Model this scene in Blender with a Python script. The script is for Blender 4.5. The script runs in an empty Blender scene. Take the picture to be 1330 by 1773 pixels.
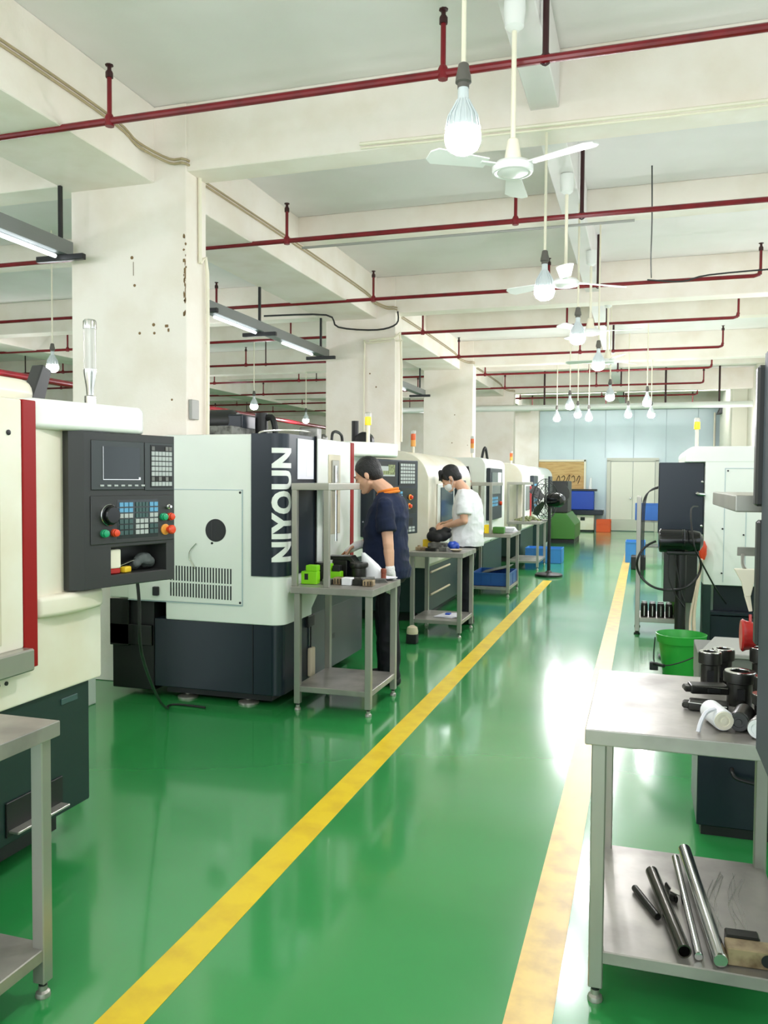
import bpy, bmesh, math, random
from mathutils import Vector, Matrix
random.seed(7)
SC = bpy.context.scene
COL = SC.collection
PI = math.pi
LAMP_L = 370.0              # radiance of a bulb's diffuser
LAMP_W = LAMP_L * PI * .021  # the same flux for the unseen lights added out of view
V = Vector

# ------------------------------------------------------------------ materials
def lin(c):
    c /= 255.0
    return c / 12.92 if c <= 0.04045 else ((c + 0.055) / 1.055) ** 2.4

def rgb(r, g, b):
    return (lin(r), lin(g), lin(b), 1.0)

MATS = {}
def mat(name, col, rough=0.5, metal=0.0, var=0.0, vscale=6.0, bump=0.0, bscale=80.0, emit=None, estr=0.0,
        alpha=1.0, trans=0.0, stretch=None, col2=None, rvar=0.0, coat=0.0, spec=0.5):
    m = bpy.data.materials.new(name)
    m.use_nodes = True
    nt = m.node_tree
    b = nt.nodes['Principled BSDF']
    b.inputs['Base Color'].default_value = rgb(*col)
    b.inputs['Roughness'].default_value = rough
    b.inputs['Metallic'].default_value = metal
    b.inputs['Specular IOR Level'].default_value = spec
    if coat:
        b.inputs['Coat Weight'].default_value = coat
        b.inputs['Coat Roughness'].default_value = 0.08
    if alpha < 1:
        b.inputs['Alpha'].default_value = alpha
    if trans:
        b.inputs['Transmission Weight'].default_value = trans
    if emit:
        b.inputs['Emission Color'].default_value = rgb(*emit)
        b.inputs['Emission Strength'].default_value = estr
    if var or bump or rvar:
        tc = nt.nodes.new('ShaderNodeTexCoord')
        mp = nt.nodes.new('ShaderNodeMapping')
        nt.links.new(tc.outputs['Object'], mp.inputs['Vector'])
        if stretch:
            mp.inputs['Scale'].default_value = stretch
        n = nt.nodes.new('ShaderNodeTexNoise')
        n.inputs['Scale'].default_value = vscale
        n.inputs['Detail'].default_value = 4
        nt.links.new(mp.outputs['Vector'], n.inputs['Vector'])
        if var:
            mx = nt.nodes.new('ShaderNodeMix')
            mx.data_type = 'RGBA'
            mx.inputs['A'].default_value = rgb(*col)
            c2 = col2 if col2 else tuple(max(0, k * (1 - var)) for k in col)
            mx.inputs['B'].default_value = rgb(*c2)
            cr = nt.nodes.new('ShaderNodeMapRange')
            cr.inputs['From Min'].default_value = 0.42
            cr.inputs['From Max'].default_value = 0.68
            nt.links.new(n.outputs['Fac'], cr.inputs['Value'])
            nt.links.new(cr.outputs['Result'], mx.inputs['Factor'])
            nt.links.new(mx.outputs['Result'], b.inputs['Base Color'])
        if rvar:
            mr = nt.nodes.new('ShaderNodeMapRange')
            mr.inputs['From Min'].default_value = 0.3
            mr.inputs['From Max'].default_value = 0.7
            mr.inputs['To Min'].default_value = max(0.02, rough - rvar)
            mr.inputs['To Max'].default_value = rough + rvar
            nt.links.new(n.outputs['Fac'], mr.inputs['Value'])
            nt.links.new(mr.outputs['Result'], b.inputs['Roughness'])
        if bump:
            n2 = nt.nodes.new('ShaderNodeTexNoise')
            n2.inputs['Scale'].default_value = bscale
            n2.inputs['Detail'].default_value = 3
            nt.links.new(mp.outputs['Vector'], n2.inputs['Vector'])
            bp = nt.nodes.new('ShaderNodeBump')
            bp.inputs['Strength'].default_value = bump
            bp.inputs['Distance'].default_value = 0.02
            nt.links.new(n2.outputs['Fac'], bp.inputs['Height'])
            nt.links.new(bp.outputs['Normal'], b.inputs['Normal'])
    MATS[name] = m
    return m

M_floor = mat('green_epoxy', (50, 148, 76), 0.19, var=0.25, vscale=0.7, bump=0.05, bscale=1.6, rvar=0.06, coat=.6, col2=(44, 138, 70), stretch=(1, 1.0, 1))
M_yellow = mat('yellow_paint', (236, 205, 40), 0.3, var=0.2, vscale=7, col2=(222, 186, 40))
M_yellow_worn = mat('worn_yellow_paint', (232, 196, 92), 0.33, var=0.3, vscale=9, col2=(205, 168, 84))
M_plaster = mat('white_plaster', (244, 236, 226), 0.8, var=0.06, vscale=2.5, bump=0.08, bscale=40, col2=(236, 226, 212))
M_ceil = mat('ceiling_paint', (234, 230, 228), 0.85, var=0.05, vscale=1.2, bump=0.05, bscale=30, col2=(226, 222, 218))
M_stain = mat('rust_stain', (130, 104, 70), 0.9)
M_blue_wall = mat('pale_blue_panel', (204, 222, 226), 0.22, var=0.04, vscale=1)
M_seam = mat('panel_seam', (176, 194, 200), 0.4)
M_cream_wall = mat('cream_wall', (232, 230, 214), 0.7)
M_door = mat('cream_door', (232, 230, 216), 0.4)
M_doorfr = mat('door_frame', (206, 206, 192), 0.4)
M_red_pipe = mat('maroon_pipe', (122, 16, 28), 0.35, var=0.15, vscale=8)
M_darkred = mat('dark_hanger', (52, 14, 18), 0.5)
M_black = mat('black_steel', (18, 19, 20), 0.45)
M_blackgl = mat('gloss_black', (10, 11, 13), 0.14)
M_rubber = mat('black_rubber', (16, 16, 16), 0.7)
M_steel = mat('stainless', (174, 172, 162), 0.34, 0.65, var=0.05, vscale=3, rvar=0.06, bump=0.015, bscale=90)
M_steeltop = mat('stainless_top', (172, 168, 160), 0.38, 0.55, var=0.16, vscale=4, rvar=0.12, bump=0.03, bscale=30)
M_rod = mat('polished_rod', (205, 206, 205), 0.16, 1.0)
M_darktube = mat('dark_tube', (92, 90, 84), 0.25, 0.95)
M_white = mat('machine_white', (238, 242, 234), 0.28, var=0.02, vscale=2, coat=0.15)
M_cream = mat('machine_cream', (236, 232, 214), 0.3, var=0.05, vscale=3, col2=(228, 220, 196))
M_recess = mat('cream_recess', (216, 208, 180), 0.45, var=0.08, vscale=4)
M_navy = mat('navy_enamel', (20, 32, 44), 0.33)
M_navybase = mat('navy_base', (13, 27, 38), 0.33)
M_greenbase = mat('dark_green_base', (18, 46, 42), 0.45)
M_charcoal = mat('charcoal_panel', (50, 51, 50), 0.42, var=0.05, vscale=3)
M_bezel = mat('dark_bezel', (48, 54, 53), 0.3)
M_screen = mat('dark_screen', (34, 42, 44), 0.12)
M_red = mat('red_stripe', (150, 12, 12), 0.45, spec=.3)
M_key = mat('grey_key', (176, 182, 178), 0.4)
M_keyb = mat('blue_key', (96, 160, 196), 0.4)
M_keyd = mat('teal_key', (58, 86, 84), 0.4)
M_btn_g = mat('green_button', (32, 158, 108), 0.25)
M_btn_r = mat('orange_red_button', (226, 74, 40), 0.25)
M_btn_y = mat('yellow_ring', (232, 160, 70), 0.35)
M_chrome = mat('chrome', (210, 210, 208), 0.15, 1.0)
M_clear = mat('frosted_plastic', (226, 226, 216), 0.25, trans=0.5)
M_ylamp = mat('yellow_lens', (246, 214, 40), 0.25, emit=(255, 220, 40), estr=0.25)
M_olamp = mat('orange_lens', (222, 96, 30), 0.3)
M_ivory = mat('ivory_plastic', (236, 230, 208), 0.4)
M_fanwhite = mat('fan_white', (232, 234, 230), 0.35)
M_bulbbody = mat('bulb_heatsink', (214, 222, 224), 0.35)
M_socket = mat('grey_socket', (96, 92, 86), 0.6)
M_glow = mat('lamp_glow', (255, 255, 255), 0.3, emit=(252, 250, 255), estr=LAMP_L)
M_tube = mat('tube_glow', (255, 255, 255), 0.3, emit=(240, 248, 255), estr=4)
M_cable = mat('beige_cable', (176, 158, 124), 0.6)
M_cablebk = mat('black_cable', (22, 22, 22), 0.5)
M_cablegr = mat('grey_conduit', (150, 150, 144), 0.5)
M_tray = mat('galvanised', (128, 132, 130), 0.5, 0.5)
M_wood = mat('brown_board', (206, 172, 112), 0.5, var=0.25, vscale=3, stretch=(1, 1, 6), col2=(186, 146, 88))
M_lime = mat('lime_plastic', (140, 222, 30), 0.35)
M_bucket = mat('green_bucket', (46, 158, 58), 0.35)
M_blue = mat('blue_crate', (32, 84, 152), 0.4)
M_lblue = mat('light_blue_crate', (62, 132, 204), 0.4)
M_cobalt = mat('cobalt_paint', (34, 74, 176), 0.4)
M_orange = mat('orange_crate', (232, 92, 36), 0.4)
M_yellowbox = mat('yellow_box', (238, 200, 40), 0.4)
M_paper = mat('paper', (232, 232, 238), 0.6)
M_wrap = mat('white_bag', (238, 240, 240), 0.4)
M_darkpart = mat('dark_steel_part', (58, 58, 54), 0.35, 0.7, var=0.3, vscale=12)
M_greypart = mat('grey_steel_part', (128, 128, 122), 0.4, 0.6, var=0.3, vscale=14)
M_rustpart = mat('tan_steel_part', (172, 152, 118), 0.5, 0.4, var=0.4, vscale=16, col2=(110, 90, 64))
M_brown = mat('brown_cap', (136, 66, 44), 0.5)
M_skin = mat('skin', (222, 172, 142), 0.5, var=0.06, vscale=10)
M_hair = mat('black_hair', (16, 15, 16), 0.45, bump=0.5, bscale=120)
M_shirt_navy = mat('navy_polo', (15, 29, 60), 0.9, bump=0.25, bscale=14, var=0.2, vscale=6)
M_collar = mat('orange_collar', (232, 132, 42), 0.8)
M_shirt_white = mat('white_tshirt', (236, 238, 240), 0.85, bump=0.3, bscale=14)
M_trouser = mat('black_trousers', (12, 14, 22), 0.85, bump=0.25, bscale=12)
M_glove = mat('white_glove', (240, 236, 234), 0.85, bump=0.3, bscale=90)
M_mask = mat('white_mask', (236, 238, 238), 0.8)
M_shoe = mat('black_shoe', (22, 22, 24), 0.5)
M_beige = mat('beige_canvas', (206, 192, 164), 0.8)
M_handle = mat('wood_handle', (150, 96, 60), 0.5)
M_redplastic = mat('red_plastic', (176, 34, 30), 0.3)
M_greycab = mat('grey_cabinet_top', (150, 150, 144), 0.4)
M_greyface = mat('grey_cabinet_front', (108, 110, 104), 0.45)
M_consolegr = mat('slate_console', (52, 62, 68), 0.6)
M_netting = mat('grey_cloth', (86, 92, 90), 0.8, bump=0.5, bscale=30)
M_brick = mat('pinkish_brick', (176, 140, 128), 0.8, var=0.2, vscale=5)
M_greenmach = mat('green_machine', (72, 132, 52), 0.45)
M_concrete = mat('mottled_block', (150, 150, 146), 0.8, var=0.5, vscale=18)
M_swarf = mat('bright_swarf', (226, 226, 218), 0.25, 0.8)
M_chips = mat('greenish_parts', (150, 160, 110), 0.5, 0.3, var=0.5, vscale=40)
M_glass = mat('tinted_glass', (70, 84, 92), 0.08)

# ------------------------------------------------------------------ mesh builder
class MB:
    def __init__(s, M=None):
        s.v = []; s.f = []; s.mi = []; s.m = 0; s.M = M or Matrix.Identity(4); s.mats = []
    def use(s, m):
        if m not in s.mats:
            s.mats.append(m)
        s.m = s.mats.index(m)
        return s
    def add(s, vs, fs, M=None):
        T = s.M @ M if M is not None else s.M
        o = len(s.v)
        s.v.extend([T @ V(p) for p in vs])
        for f in fs:
            s.f.append([i + o for i in f]); s.mi.append(s.m)
        return s
    def add_bm(s, bm, M=None):
        bm.verts.index_update()
        s.add([v.co.copy() for v in bm.verts], [[v.index for v in f.verts] for f in bm.faces], M)
        bm.free()
        return s
    def box(s, x0, x1, y0, y1, z0, z1, bev=0.0, seg=2, M=None):
        bm = bmesh.new()
        bmesh.ops.create_cube(bm, size=1.0)
        for v in bm.verts:
            v.co = V(((x0 + x1) / 2 + v.co.x * (x1 - x0), (y0 + y1) / 2 + v.co.y * (y1 - y0), (z0 + z1) / 2 + v.co.z * (z1 - z0)))
        if bev > 0:
            bmesh.ops.bevel(bm, geom=bm.edges[:], offset=bev, segments=seg, affect='EDGES', profile=0.5)
        return s.add_bm(bm, M)
    def prism(s, pts, axis, a0, a1, bev=0.0, seg=2, M=None):
        bm = bmesh.new()
        def mk(p, a):
            if axis == 'x': return (a, p[0], p[1])
            if axis == 'y': return (p[0], a, p[1])
            return (p[0], p[1], a)
        lo = [bm.verts.new(mk(p, a0)) for p in pts]
        hi = [bm.verts.new(mk(p, a1)) for p in pts]
        n = len(pts)
        caps = [bm.faces.new(lo), bm.faces.new(hi)]
        for i in range(n):
            bm.faces.new((lo[i], lo[(i + 1) % n], hi[(i + 1) % n], hi[i]))
        bmesh.ops.recalc_face_normals(bm, faces=bm.faces[:])
        if bev > 0:
            ed = [e for e in bm.edges if len(e.link_faces) == 2 and e.calc_face_angle(0) > 0.5]
            bmesh.ops.bevel(bm, geom=ed, offset=bev, segments=seg, affect='EDGES', profile=0.5)
        return s.add_bm(bm, M)
    def lathe(s, prof, seg=24, M=None, cap=True):
        vs = []; fs = []
        for r, z in prof:
            for k in range(seg):
                a = 2 * PI * k / seg
                vs.append((r * math.cos(a), r * math.sin(a), z))
        for i in range(len(prof) - 1):
            for k in range(seg):
                k2 = (k + 1) % seg
                fs.append((i * seg + k, i * seg + k2, (i + 1) * seg + k2, (i + 1) * seg + k))
        if cap:
            fs.append(list(range(seg))[::-1])
            fs.append([(len(prof) - 1) * seg + k for k in range(seg)])
        return s.add(vs, fs, M)
    def cyl(s, p0, p1, r0, r1=None, seg=16, M=None):
        r1 = r0 if r1 is None else r1
        p0 = V(p0); p1 = V(p1); d = p1 - p0
        q = V((0, 0, 1)).rotation_difference(d.normalized()).to_matrix().to_4x4()
        T = Matrix.Translation(p0) @ q
        if M is not None: T = M @ T
        return s.lathe([(r0, 0), (r1, d.length)], seg, T)
    def lath(s, p0, d, prof, seg=24):
        q = V((0, 0, 1)).rotation_difference(V(d).normalized()).to_matrix().to_4x4()
        return s.lathe(prof, seg, Matrix.Translation(V(p0)) @ q)
    def tube(s, pts, r, seg=8, smooth=0, closed=False):
        P = [V(p) for p in pts]
        if smooth:
            Q = []
            n = len(P)
            rng = n if closed else n - 1
            for i in range(rng):
                if closed:
                    a, b, c, d = P[(i - 1) % n], P[i], P[(i + 1) % n], P[(i + 2) % n]
                else:
                    a, b, c, d = P[max(i - 1, 0)], P[i], P[i + 1], P[min(i + 2, n - 1)]
                for k in range(smooth):
                    t = k / smooth
                    Q.append(0.5 * ((2 * b) + (c - a) * t + (2 * a - 5 * b + 4 * c - d) * t * t + (3 * b - a - 3 * c + d) * t ** 3))
            if not closed: Q.append(P[-1])
            P = Q
        n = len(P)
        vs = []; fs = []
        T0 = None; N = None
        for i in range(n):
            if closed:
                t = (P[(i + 1) % n] - P[(i - 1) % n]).normalized()
            else:
                t = (P[min(i + 1, n - 1)] - P[max(i - 1, 0)]).normalized()
            if N is None:
                N = t.orthogonal().normalized()
            else:
                N = T0.rotation_difference(t) @ N
            T0 = t
            B = t.cross(N)
            rr = r[i] if isinstance(r, (list, tuple)) else r
            for k in range(seg):
                a = 2 * PI * k / seg
                vs.append(P[i] + N * (math.cos(a) * rr) + B * (math.sin(a) * rr))
        m = n if closed else n - 1
        for i in range(m):
            j = (i + 1) % n
            for k in range(seg):
                k2 = (k + 1) % seg
                fs.append((i * seg + k, i * seg + k2, j * seg + k2, j * seg + k))
        if not closed:
            fs.append(list(range(seg))[::-1]); fs.append([(n - 1) * seg + k for k in range(seg)])
        return s.add(vs, fs)
    def ball(s, c, r, M=None, seg=16, rings=10):
        rx, ry, rz = (r, r, r) if not isinstance(r, (tuple, list)) else r
        bm = bmesh.new()
        bmesh.ops.create_uvsphere(bm, u_segments=seg, v_segments=rings, radius=1)
        for v in bm.verts:
            v.co = V((v.co.x * rx, v.co.y * ry, v.co.z * rz))
        T = Matrix.Translation(V(c))
        if M is not None: T = T @ M
        return s.add_bm(bm, T)
    def cone(s, a, b, ra, rb):
        """rounded cone between two spheres"""
        bm = bmesh.new()
        for c, r in ((V(a), ra), (V(b), rb)):
            q = bmesh.ops.create_icosphere(bm, subdivisions=2, radius=r, matrix=Matrix.Translation(c))
        bmesh.ops.convex_hull(bm, input=bm.verts[:])
        loose = [v for v in bm.verts if not v.link_faces]
        bmesh.ops.delete(bm, geom=loose, context='VERTS')
        return s.add_bm(bm)
    def chain(s, pts, rs):
        for i in range(len(pts) - 1):
            s.cone(pts[i], pts[i + 1], rs[i], rs[i + 1])
        return s
    def loft(s, rings, seg=28):
        """rings: (centre, a vector, b vector) elliptical sections"""
        vs = []; fs = []
        for c, a, b in rings:
            c = V(c); a = V(a); b = V(b)
            for k in range(seg):
                t = 2 * PI * k / seg
                ct, st = math.cos(t), math.sin(t)
                e = 0.85
                ct = math.copysign(abs(ct) ** e, ct); st = math.copysign(abs(st) ** e, st)
                vs.append(c + a * ct + b * st)
        n = len(rings)
        for i in range(n - 1):
            for k in range(seg):
                k2 = (k + 1) % seg
                fs.append((i * seg + k, i * seg + k2, (i + 1) * seg + k2, (i + 1) * seg + k))
        fs.append(list(range(seg))[::-1]); fs.append([(n - 1) * seg + k for k in range(seg)])
        return s.add(vs, fs)
    def mesh(s, name, smooth=True, angle=0.6):
        me = bpy.data.meshes.new(name)
        me.from_pydata([tuple(v) for v in s.v], [], s.f)
        for m in s.mats: me.materials.append(m)
        if s.mats:
            me.polygons.foreach_set('material_index', s.mi)
        bm = bmesh.new(); bm.from_mesh(me)
        bmesh.ops.recalc_face_normals(bm, faces=bm.faces[:])
        bm.to_mesh(me); bm.free()
        if smooth:
            me.shade_smooth()
            me.set_sharp_from_angle(angle=angle)
        me.update()
        return me
    def build(s, name, m=None, parent=None, smooth=True, angle=0.6, loc=None):
        if m is not None and not s.mats:
            s.mats = [m]
        me = s.mesh(name, smooth, angle)
        o = bpy.data.objects.new(name, me)
        COL.objects.link(o)
        if smooth:
            wn = o.modifiers.new('normals', 'WEIGHTED_NORMAL'); wn.keep_sharp = True; wn.weight = 80
        if parent: o.parent = parent
        if loc: o.location = loc
        return o

def thing(name, label, cat, loc=(0, 0, 0), rz=0.0, group=None):
    o = bpy.data.objects.new(name, None)
    COL.objects.link(o)
    o.location = loc; o.rotation_euler = (0, 0, rz)
    o.empty_display_size = 0.1
    o['label'] = label; o['category'] = cat
    if group: o['group'] = group
    return o

def tag(o, label, cat, group=None):
    o['label'] = label; o['category'] = cat
    if group: o['group'] = group
    return o

def struct(o, label=None):
    o['kind'] = 'structure'
    if label: o['label'] = label
    return o

def single(mb, name, m, label, cat, loc=(0, 0, 0), group=None, rz=0.0, **k):
    o = mb.build(name, m, **k)
    o.location = loc; o.rotation_euler = (0, 0, rz)
    return tag(o, label, cat, group)

def copy_tree(o, parent=None):
    c = o.copy(); COL.objects.link(c)
    if parent: c.parent = parent
    for ch in list(o.children): copy_tree(ch, c)
    return c

def remesh(mb, name, voxel, mats, parent=None, smooth_it=3, cut=None):
    me = mb.mesh(name, False)
    tmp = bpy.data.objects.new('tmp', me); COL.objects.link(tmp)
    r = tmp.modifiers.new('r', 'REMESH'); r.mode = 'VOXEL'; r.voxel_size = voxel; r.use_smooth_shade = True
    if smooth_it:
        sm = tmp.modifiers.new('s', 'SMOOTH'); sm.factor = 0.5; sm.iterations = smooth_it
    dg = bpy.context.evaluated_depsgraph_get(); dg.update()
    me2 = bpy.data.meshes.new_from_object(tmp.evaluated_get(dg))
    bpy.data.objects.remove(tmp)
    bpy.data.meshes.remove(me)
    if cut:
        bm = bmesh.new(); bm.from_mesh(me2)
        for co, no in cut:       # removes what lies on the side the normal points to
            g = bm.verts[:] + bm.edges[:] + bm.faces[:]
            bmesh.ops.bisect_plane(bm, geom=g, plane_co=V(co), plane_no=V(no), clear_outer=True)
        ed = [e for e in bm.edges if e.is_boundary]
        if ed: bmesh.ops.holes_fill(bm, edges=ed, sides=0)
        bm.to_mesh(me2); bm.free()
    me2.name = name
    me2.materials.clear()
    for m in mats: me2.materials.append(m)
    me2.shade_smooth(); me2.set_sharp_from_angle(angle=0.9)
    o = bpy.data.objects.new(name, me2); COL.objects.link(o)
    if parent: o.parent = parent
    return o

# ------------------------------------------------------------------ camera
F, YAW, PIT, ROL, H = 1436.0, 0.302789, 0.038885, 0.0067, 1.5
fw = V((-math.sin(YAW) * math.cos(PIT), math.cos(YAW) * math.cos(PIT), -math.sin(PIT)))
rt = V((math.cos(YAW), math.sin(YAW), 0)); up = rt.cross(fw)
r2 = rt * math.cos(ROL) + up * math.sin(ROL); u2 = -rt * math.sin(ROL) + up * math.cos(ROL)
cd = bpy.data.cameras.new('camera'); cam = bpy.data.objects.new('camera', cd); COL.objects.link(cam)
Mc = Matrix((r2, u2, -fw)).transposed().to_4x4(); Mc.translation = V((0, 0, H))
cam.matrix_world = Mc
cd.sensor_fit = 'VERTICAL'; cd.sensor_height = 24.0; cd.lens = F / 1773.0 * 24.0
cd.clip_start = 0.05; cd.clip_end = 200
SC.camera = cam

# ------------------------------------------------------------------ room shell
XL, XR, YB, YE, ZC = -14.0, 2.35, -4.0, 26.0, 4.12
struct(MB().box(XL - .2, XR + .2, YB, YE + .2, -0.2, 0.0).build('floor', M_floor), 'glossy green epoxy floor')
struct(MB().box(XL - .2, XR + .2, YB, YE + .2, ZC, ZC + 0.2).build('ceiling', M_ceil))
struct(MB().box(-1.415, -1.285, YB, 12.6, 0.0, 0.0015).build('trim_1', M_yellow), 'yellow line painted along the left of the aisle')
struct(MB().box(-0.345, -0.215, YB, 19.0, 0.0, 0.0015).build('trim_2', M_yellow_worn), 'worn yellow line painted along the right of the aisle')
# cross beams
COLY = [5.2 + 5.13 * k for k in range(-2, 5)]
for k, y in enumerate(COLY):
    if y > YB:
        struct(MB().box(XL, XR, y + .014, y + 0.268, 3.65, ZC, 0.006, 1).build('ceiling_beam', M_plaster), 'deep cross beam')
    y2 = y + 2.565
    if YB < y2 < YE - 0.3:
        struct(MB().box(XL, XR, y2, y2 + 0.2, 3.87, ZC, 0.006, 1).build('ceiling_beam', M_plaster), 'shallow cross beam')
for x0, x1, z in ((-4.05, -3.345, 3.59), (-10.2, -9.6, 3.59)):
    struct(MB().box(x0, x1, YB, YE, z, ZC, 0.006, 1).build('ceiling_girder', M_plaster), 'long girder over the columns')
struct(MB().box(-0.705, -0.53, YB, YE, 3.77, ZC, 0.005, 1).build('ceiling_beam', M_ceil), 'narrow beam along the aisle')
# columns
for k, y in enumerate(COLY[2:]):
    mb = MB().use(M_plaster)
    mb.box(-4.05, -3.09, y, y + 0.28, 0, ZC, 0.012, 2)
    if k < 3:
        # worn holes and stains on the face
        mb.use(M_stain)
        rnd = random.Random(11 + k)
        for q in range(6 if k == 0 else 3):
            x = rnd.uniform(-3.55, -3.12); z = rnd.uniform(1.95, 3.1)
            s_ = rnd.uniform(0.006, 0.013)
            mb.lath((x, y + 0.001, z), (0, -1, 0), [(s_, 0), (s_, 0.003), (s_ * .4, 0.004)], 8)
        if k == 0:
            for x, z, a, b in ((-3.108, 3.03, .010, .012), (-3.10, 2.94, .005, .04), (-3.10, 2.80, .003, .04), (-3.25, 2.58, .014, .010), (-3.235, 2.55, .008, .012), (-3.52, 3.0, .002, .05)):
                mb.box(x - a, x + a, y - 0.0035, y + 0.002, z - b, z + b, 0.003, 1)
            for q in range(22):      # chipped plaster down the corner
                z = 2.45 + .75 * rnd.random() ** .8; w_ = rnd.uniform(.003, .011); h_ = rnd.uniform(.006, .03)
                x = -3.093 - rnd.uniform(0, .02)
                poly = [(x + w_ * math.cos(a) * rnd.uniform(.5, 1), z + h_ * math.sin(a) * rnd.uniform(.5, 1)) for a in [2 * PI * e / 7 for e in range(7)]]
                mb.prism(poly, 'y', y - .002, y + .003)
    struct(mb.build('column', M_plaster), 'wide white plastered column')
# walls
mb = MB().use(M_blue_wall); mb.box(-3.1, XR, YE, YE + 0.2, 0, ZC)
mb.use(M_seam)
for x in (-2.05, -1.12, -0.3, 0.62, 1.5):
    mb.box(x - 0.012, x + 0.012, YE - 0.008, YE, 0 if x < -1.5 or x > .5 else 2.2, 3.7)
struct(mb.build('wall_back', M_blue_wall), 'pale blue glossy panel wall')
struct(MB().box(XL, -3.1, YE + 0.02, YE + 0.2, 0, ZC).build('wall_back', M_plaster))
struct(MB().box(XL - .2, XL, YB, YE, 0, ZC).build('wall_left', M_plaster))
# right wall with window openings over a sill
wy = [(-4, -2.6), (-2.6, -0.2), (-0.2, 0.5), (0.5, 2.9), (2.9, 3.6), (3.6, 6), (6, 6.8), (6.8, 9.2), (9.2, 10), (10, 12.4), (12.4, 13.4), (13.4, 15.8), (15.8, 16.8), (16.8, 19.2), (19.2, YE)]
mb = MB()
mb.box(XR, XR + 0.2, YB, YE, 0, 1.05); mb.box(XR, XR + 0.2, YB, YE, 3.1, ZC)
for i, (a, b) in enumerate(wy):
    if i % 2 == 0: mb.box(XR, XR + 0.2, a, b, 1.05, 3.1)
struct(mb.build('wall_right', M_cream_wall))
n = 0
for i, (a, b) in enumerate(wy):
    if i % 2:
        n += 1
        mb = MB()
        for z in (1.05, 3.06): mb.box(XR + .04, XR + .1, a, b, z, z + .04)
        for y in (a, (a + b) / 2 - .02, b - .04): mb.box(XR + .04, XR + .1, y, y + .04, 1.05, 3.1)
        struct(mb.build('window_%d' % n, M_doorfr))
struct(MB().box(2.0, XR, 21.6, 24.9, 0, ZC, .01, 1).build('column', M_cream_wall), 'cream column against the right wall')
struct(MB().box(2.2, XR, 25.1, 25.95, 0, 3.7).build('wall_right', M_brick), 'pinkish brick strip')
# back door
d = MB().use(M_doorfr)
d.box(-1.06, -0.95, YE - .08, YE, 0, 2.13, .005, 1); d.box(0.33, 0.43, YE - .08, YE, 0, 2.13, .005, 1); d.box(-1.06, 0.43, YE - .08, YE, 2.10, 2.20, .005, 1)
dr = struct(d.build('door_1', M_doorfr), 'cream double door')
p = MB(); p.box(-0.94, -0.31, YE - .05, YE - .005, 0.02, 2.09, .004, 1); p.box(-0.30, 0.32, YE - .05, YE - .005, 0.02, 2.09, .004, 1)
p.build('door_leaf', M_door, dr)
p = MB(); p.box(-0.94, 0.32, YE - .056, YE - .05, 0.02, .36, .002, 1); p.build('kick_plate', M_doorfr, dr)
p = MB(); p.lath((-0.36, YE - .05, 1.0), (0, -1, 0), [(.012, 0), (.012, .04), (.028, .045), (.03, .07), (.02, .08)], 12); p.build('door_handle', M_chrome, dr)

# horizontal white pipe above blue wall, red riser
t = thing('white_duct', 'long horizontal white pipe hung across the far end of the hall', 'pipe', (0, 20.2, 3.25))
MB().cyl((-7, 0, 0), (2.3, 0, 0), .07, seg=14).build('pipe_run', M_white, t)
for x in (-2.3, .45, 1.6): MB().cyl((x, 0, .05), (x, 0, ZC - 3.25), .022, seg=8).build('hanger', M_darkred, t)
single(MB().cyl((0, 0, 0), (0, 0, 3.6), .06, seg=12), 'fire_riser', M_red_pipe, 'thick vertical maroon pipe in the far right corner', 'pipe', (2.12, 25.6, 0))
single(MB().cyl((0, 0, 0), (0, 0, 3.5), .03, seg=10), 'drain_pipe', M_ivory, 'thin pale vertical pipe beside the maroon riser in the corner', 'pipe', (1.93, 25.75, 0))
t = thing('duct_hood', 'dark grey slanted metal hood high in the far right corner', 'hood', (1.98, 24.4, 3.35))
MB().prism([(-.1, 0), (.3, .0), (.3, .75), (.18, .75)], 'y', -.25, .25, .01, 1).build('hood_shell', M_charcoal, t)
MB().box(.16, .32, -.3, .3, .4, .95, .01, 1).build('mount_box', M_tray, t)
# wooden board / notice board at the far wall
t = thing('wooden_board', 'brown wooden board mounted low on the pale blue far wall', 'board', (-2.65, 25.9, 1.0))
MB().box(-.93, .93, 0, .03, .02, 1.1).build('board_panel', M_wood, t)
mb = MB(); mb.box(-.97, .97, -.02, .05, 1.09, 1.15, .004, 1); mb.box(.92, .98, -.02, .05, 0, 1.15, .004, 1); mb.box(-.98, -.92, -.02, .05, 0, 1.15, .004, 1)
mb.build('board_frame', M_ivory, t)
mb = MB().use(M_black)
for q in range(5):
    x = .1 + q * .15
    mb.tube([(x, -.012, .5 + .1 * (q % 2)), (x + .07, -.012, .66), (x + .10, -.012, .50 + .08 * (q % 3)), (x + .04, -.012, .42 + .06 * (q % 2))], .009, 5, 4)
mb.build('hanging_tool', M_black, t)

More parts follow.
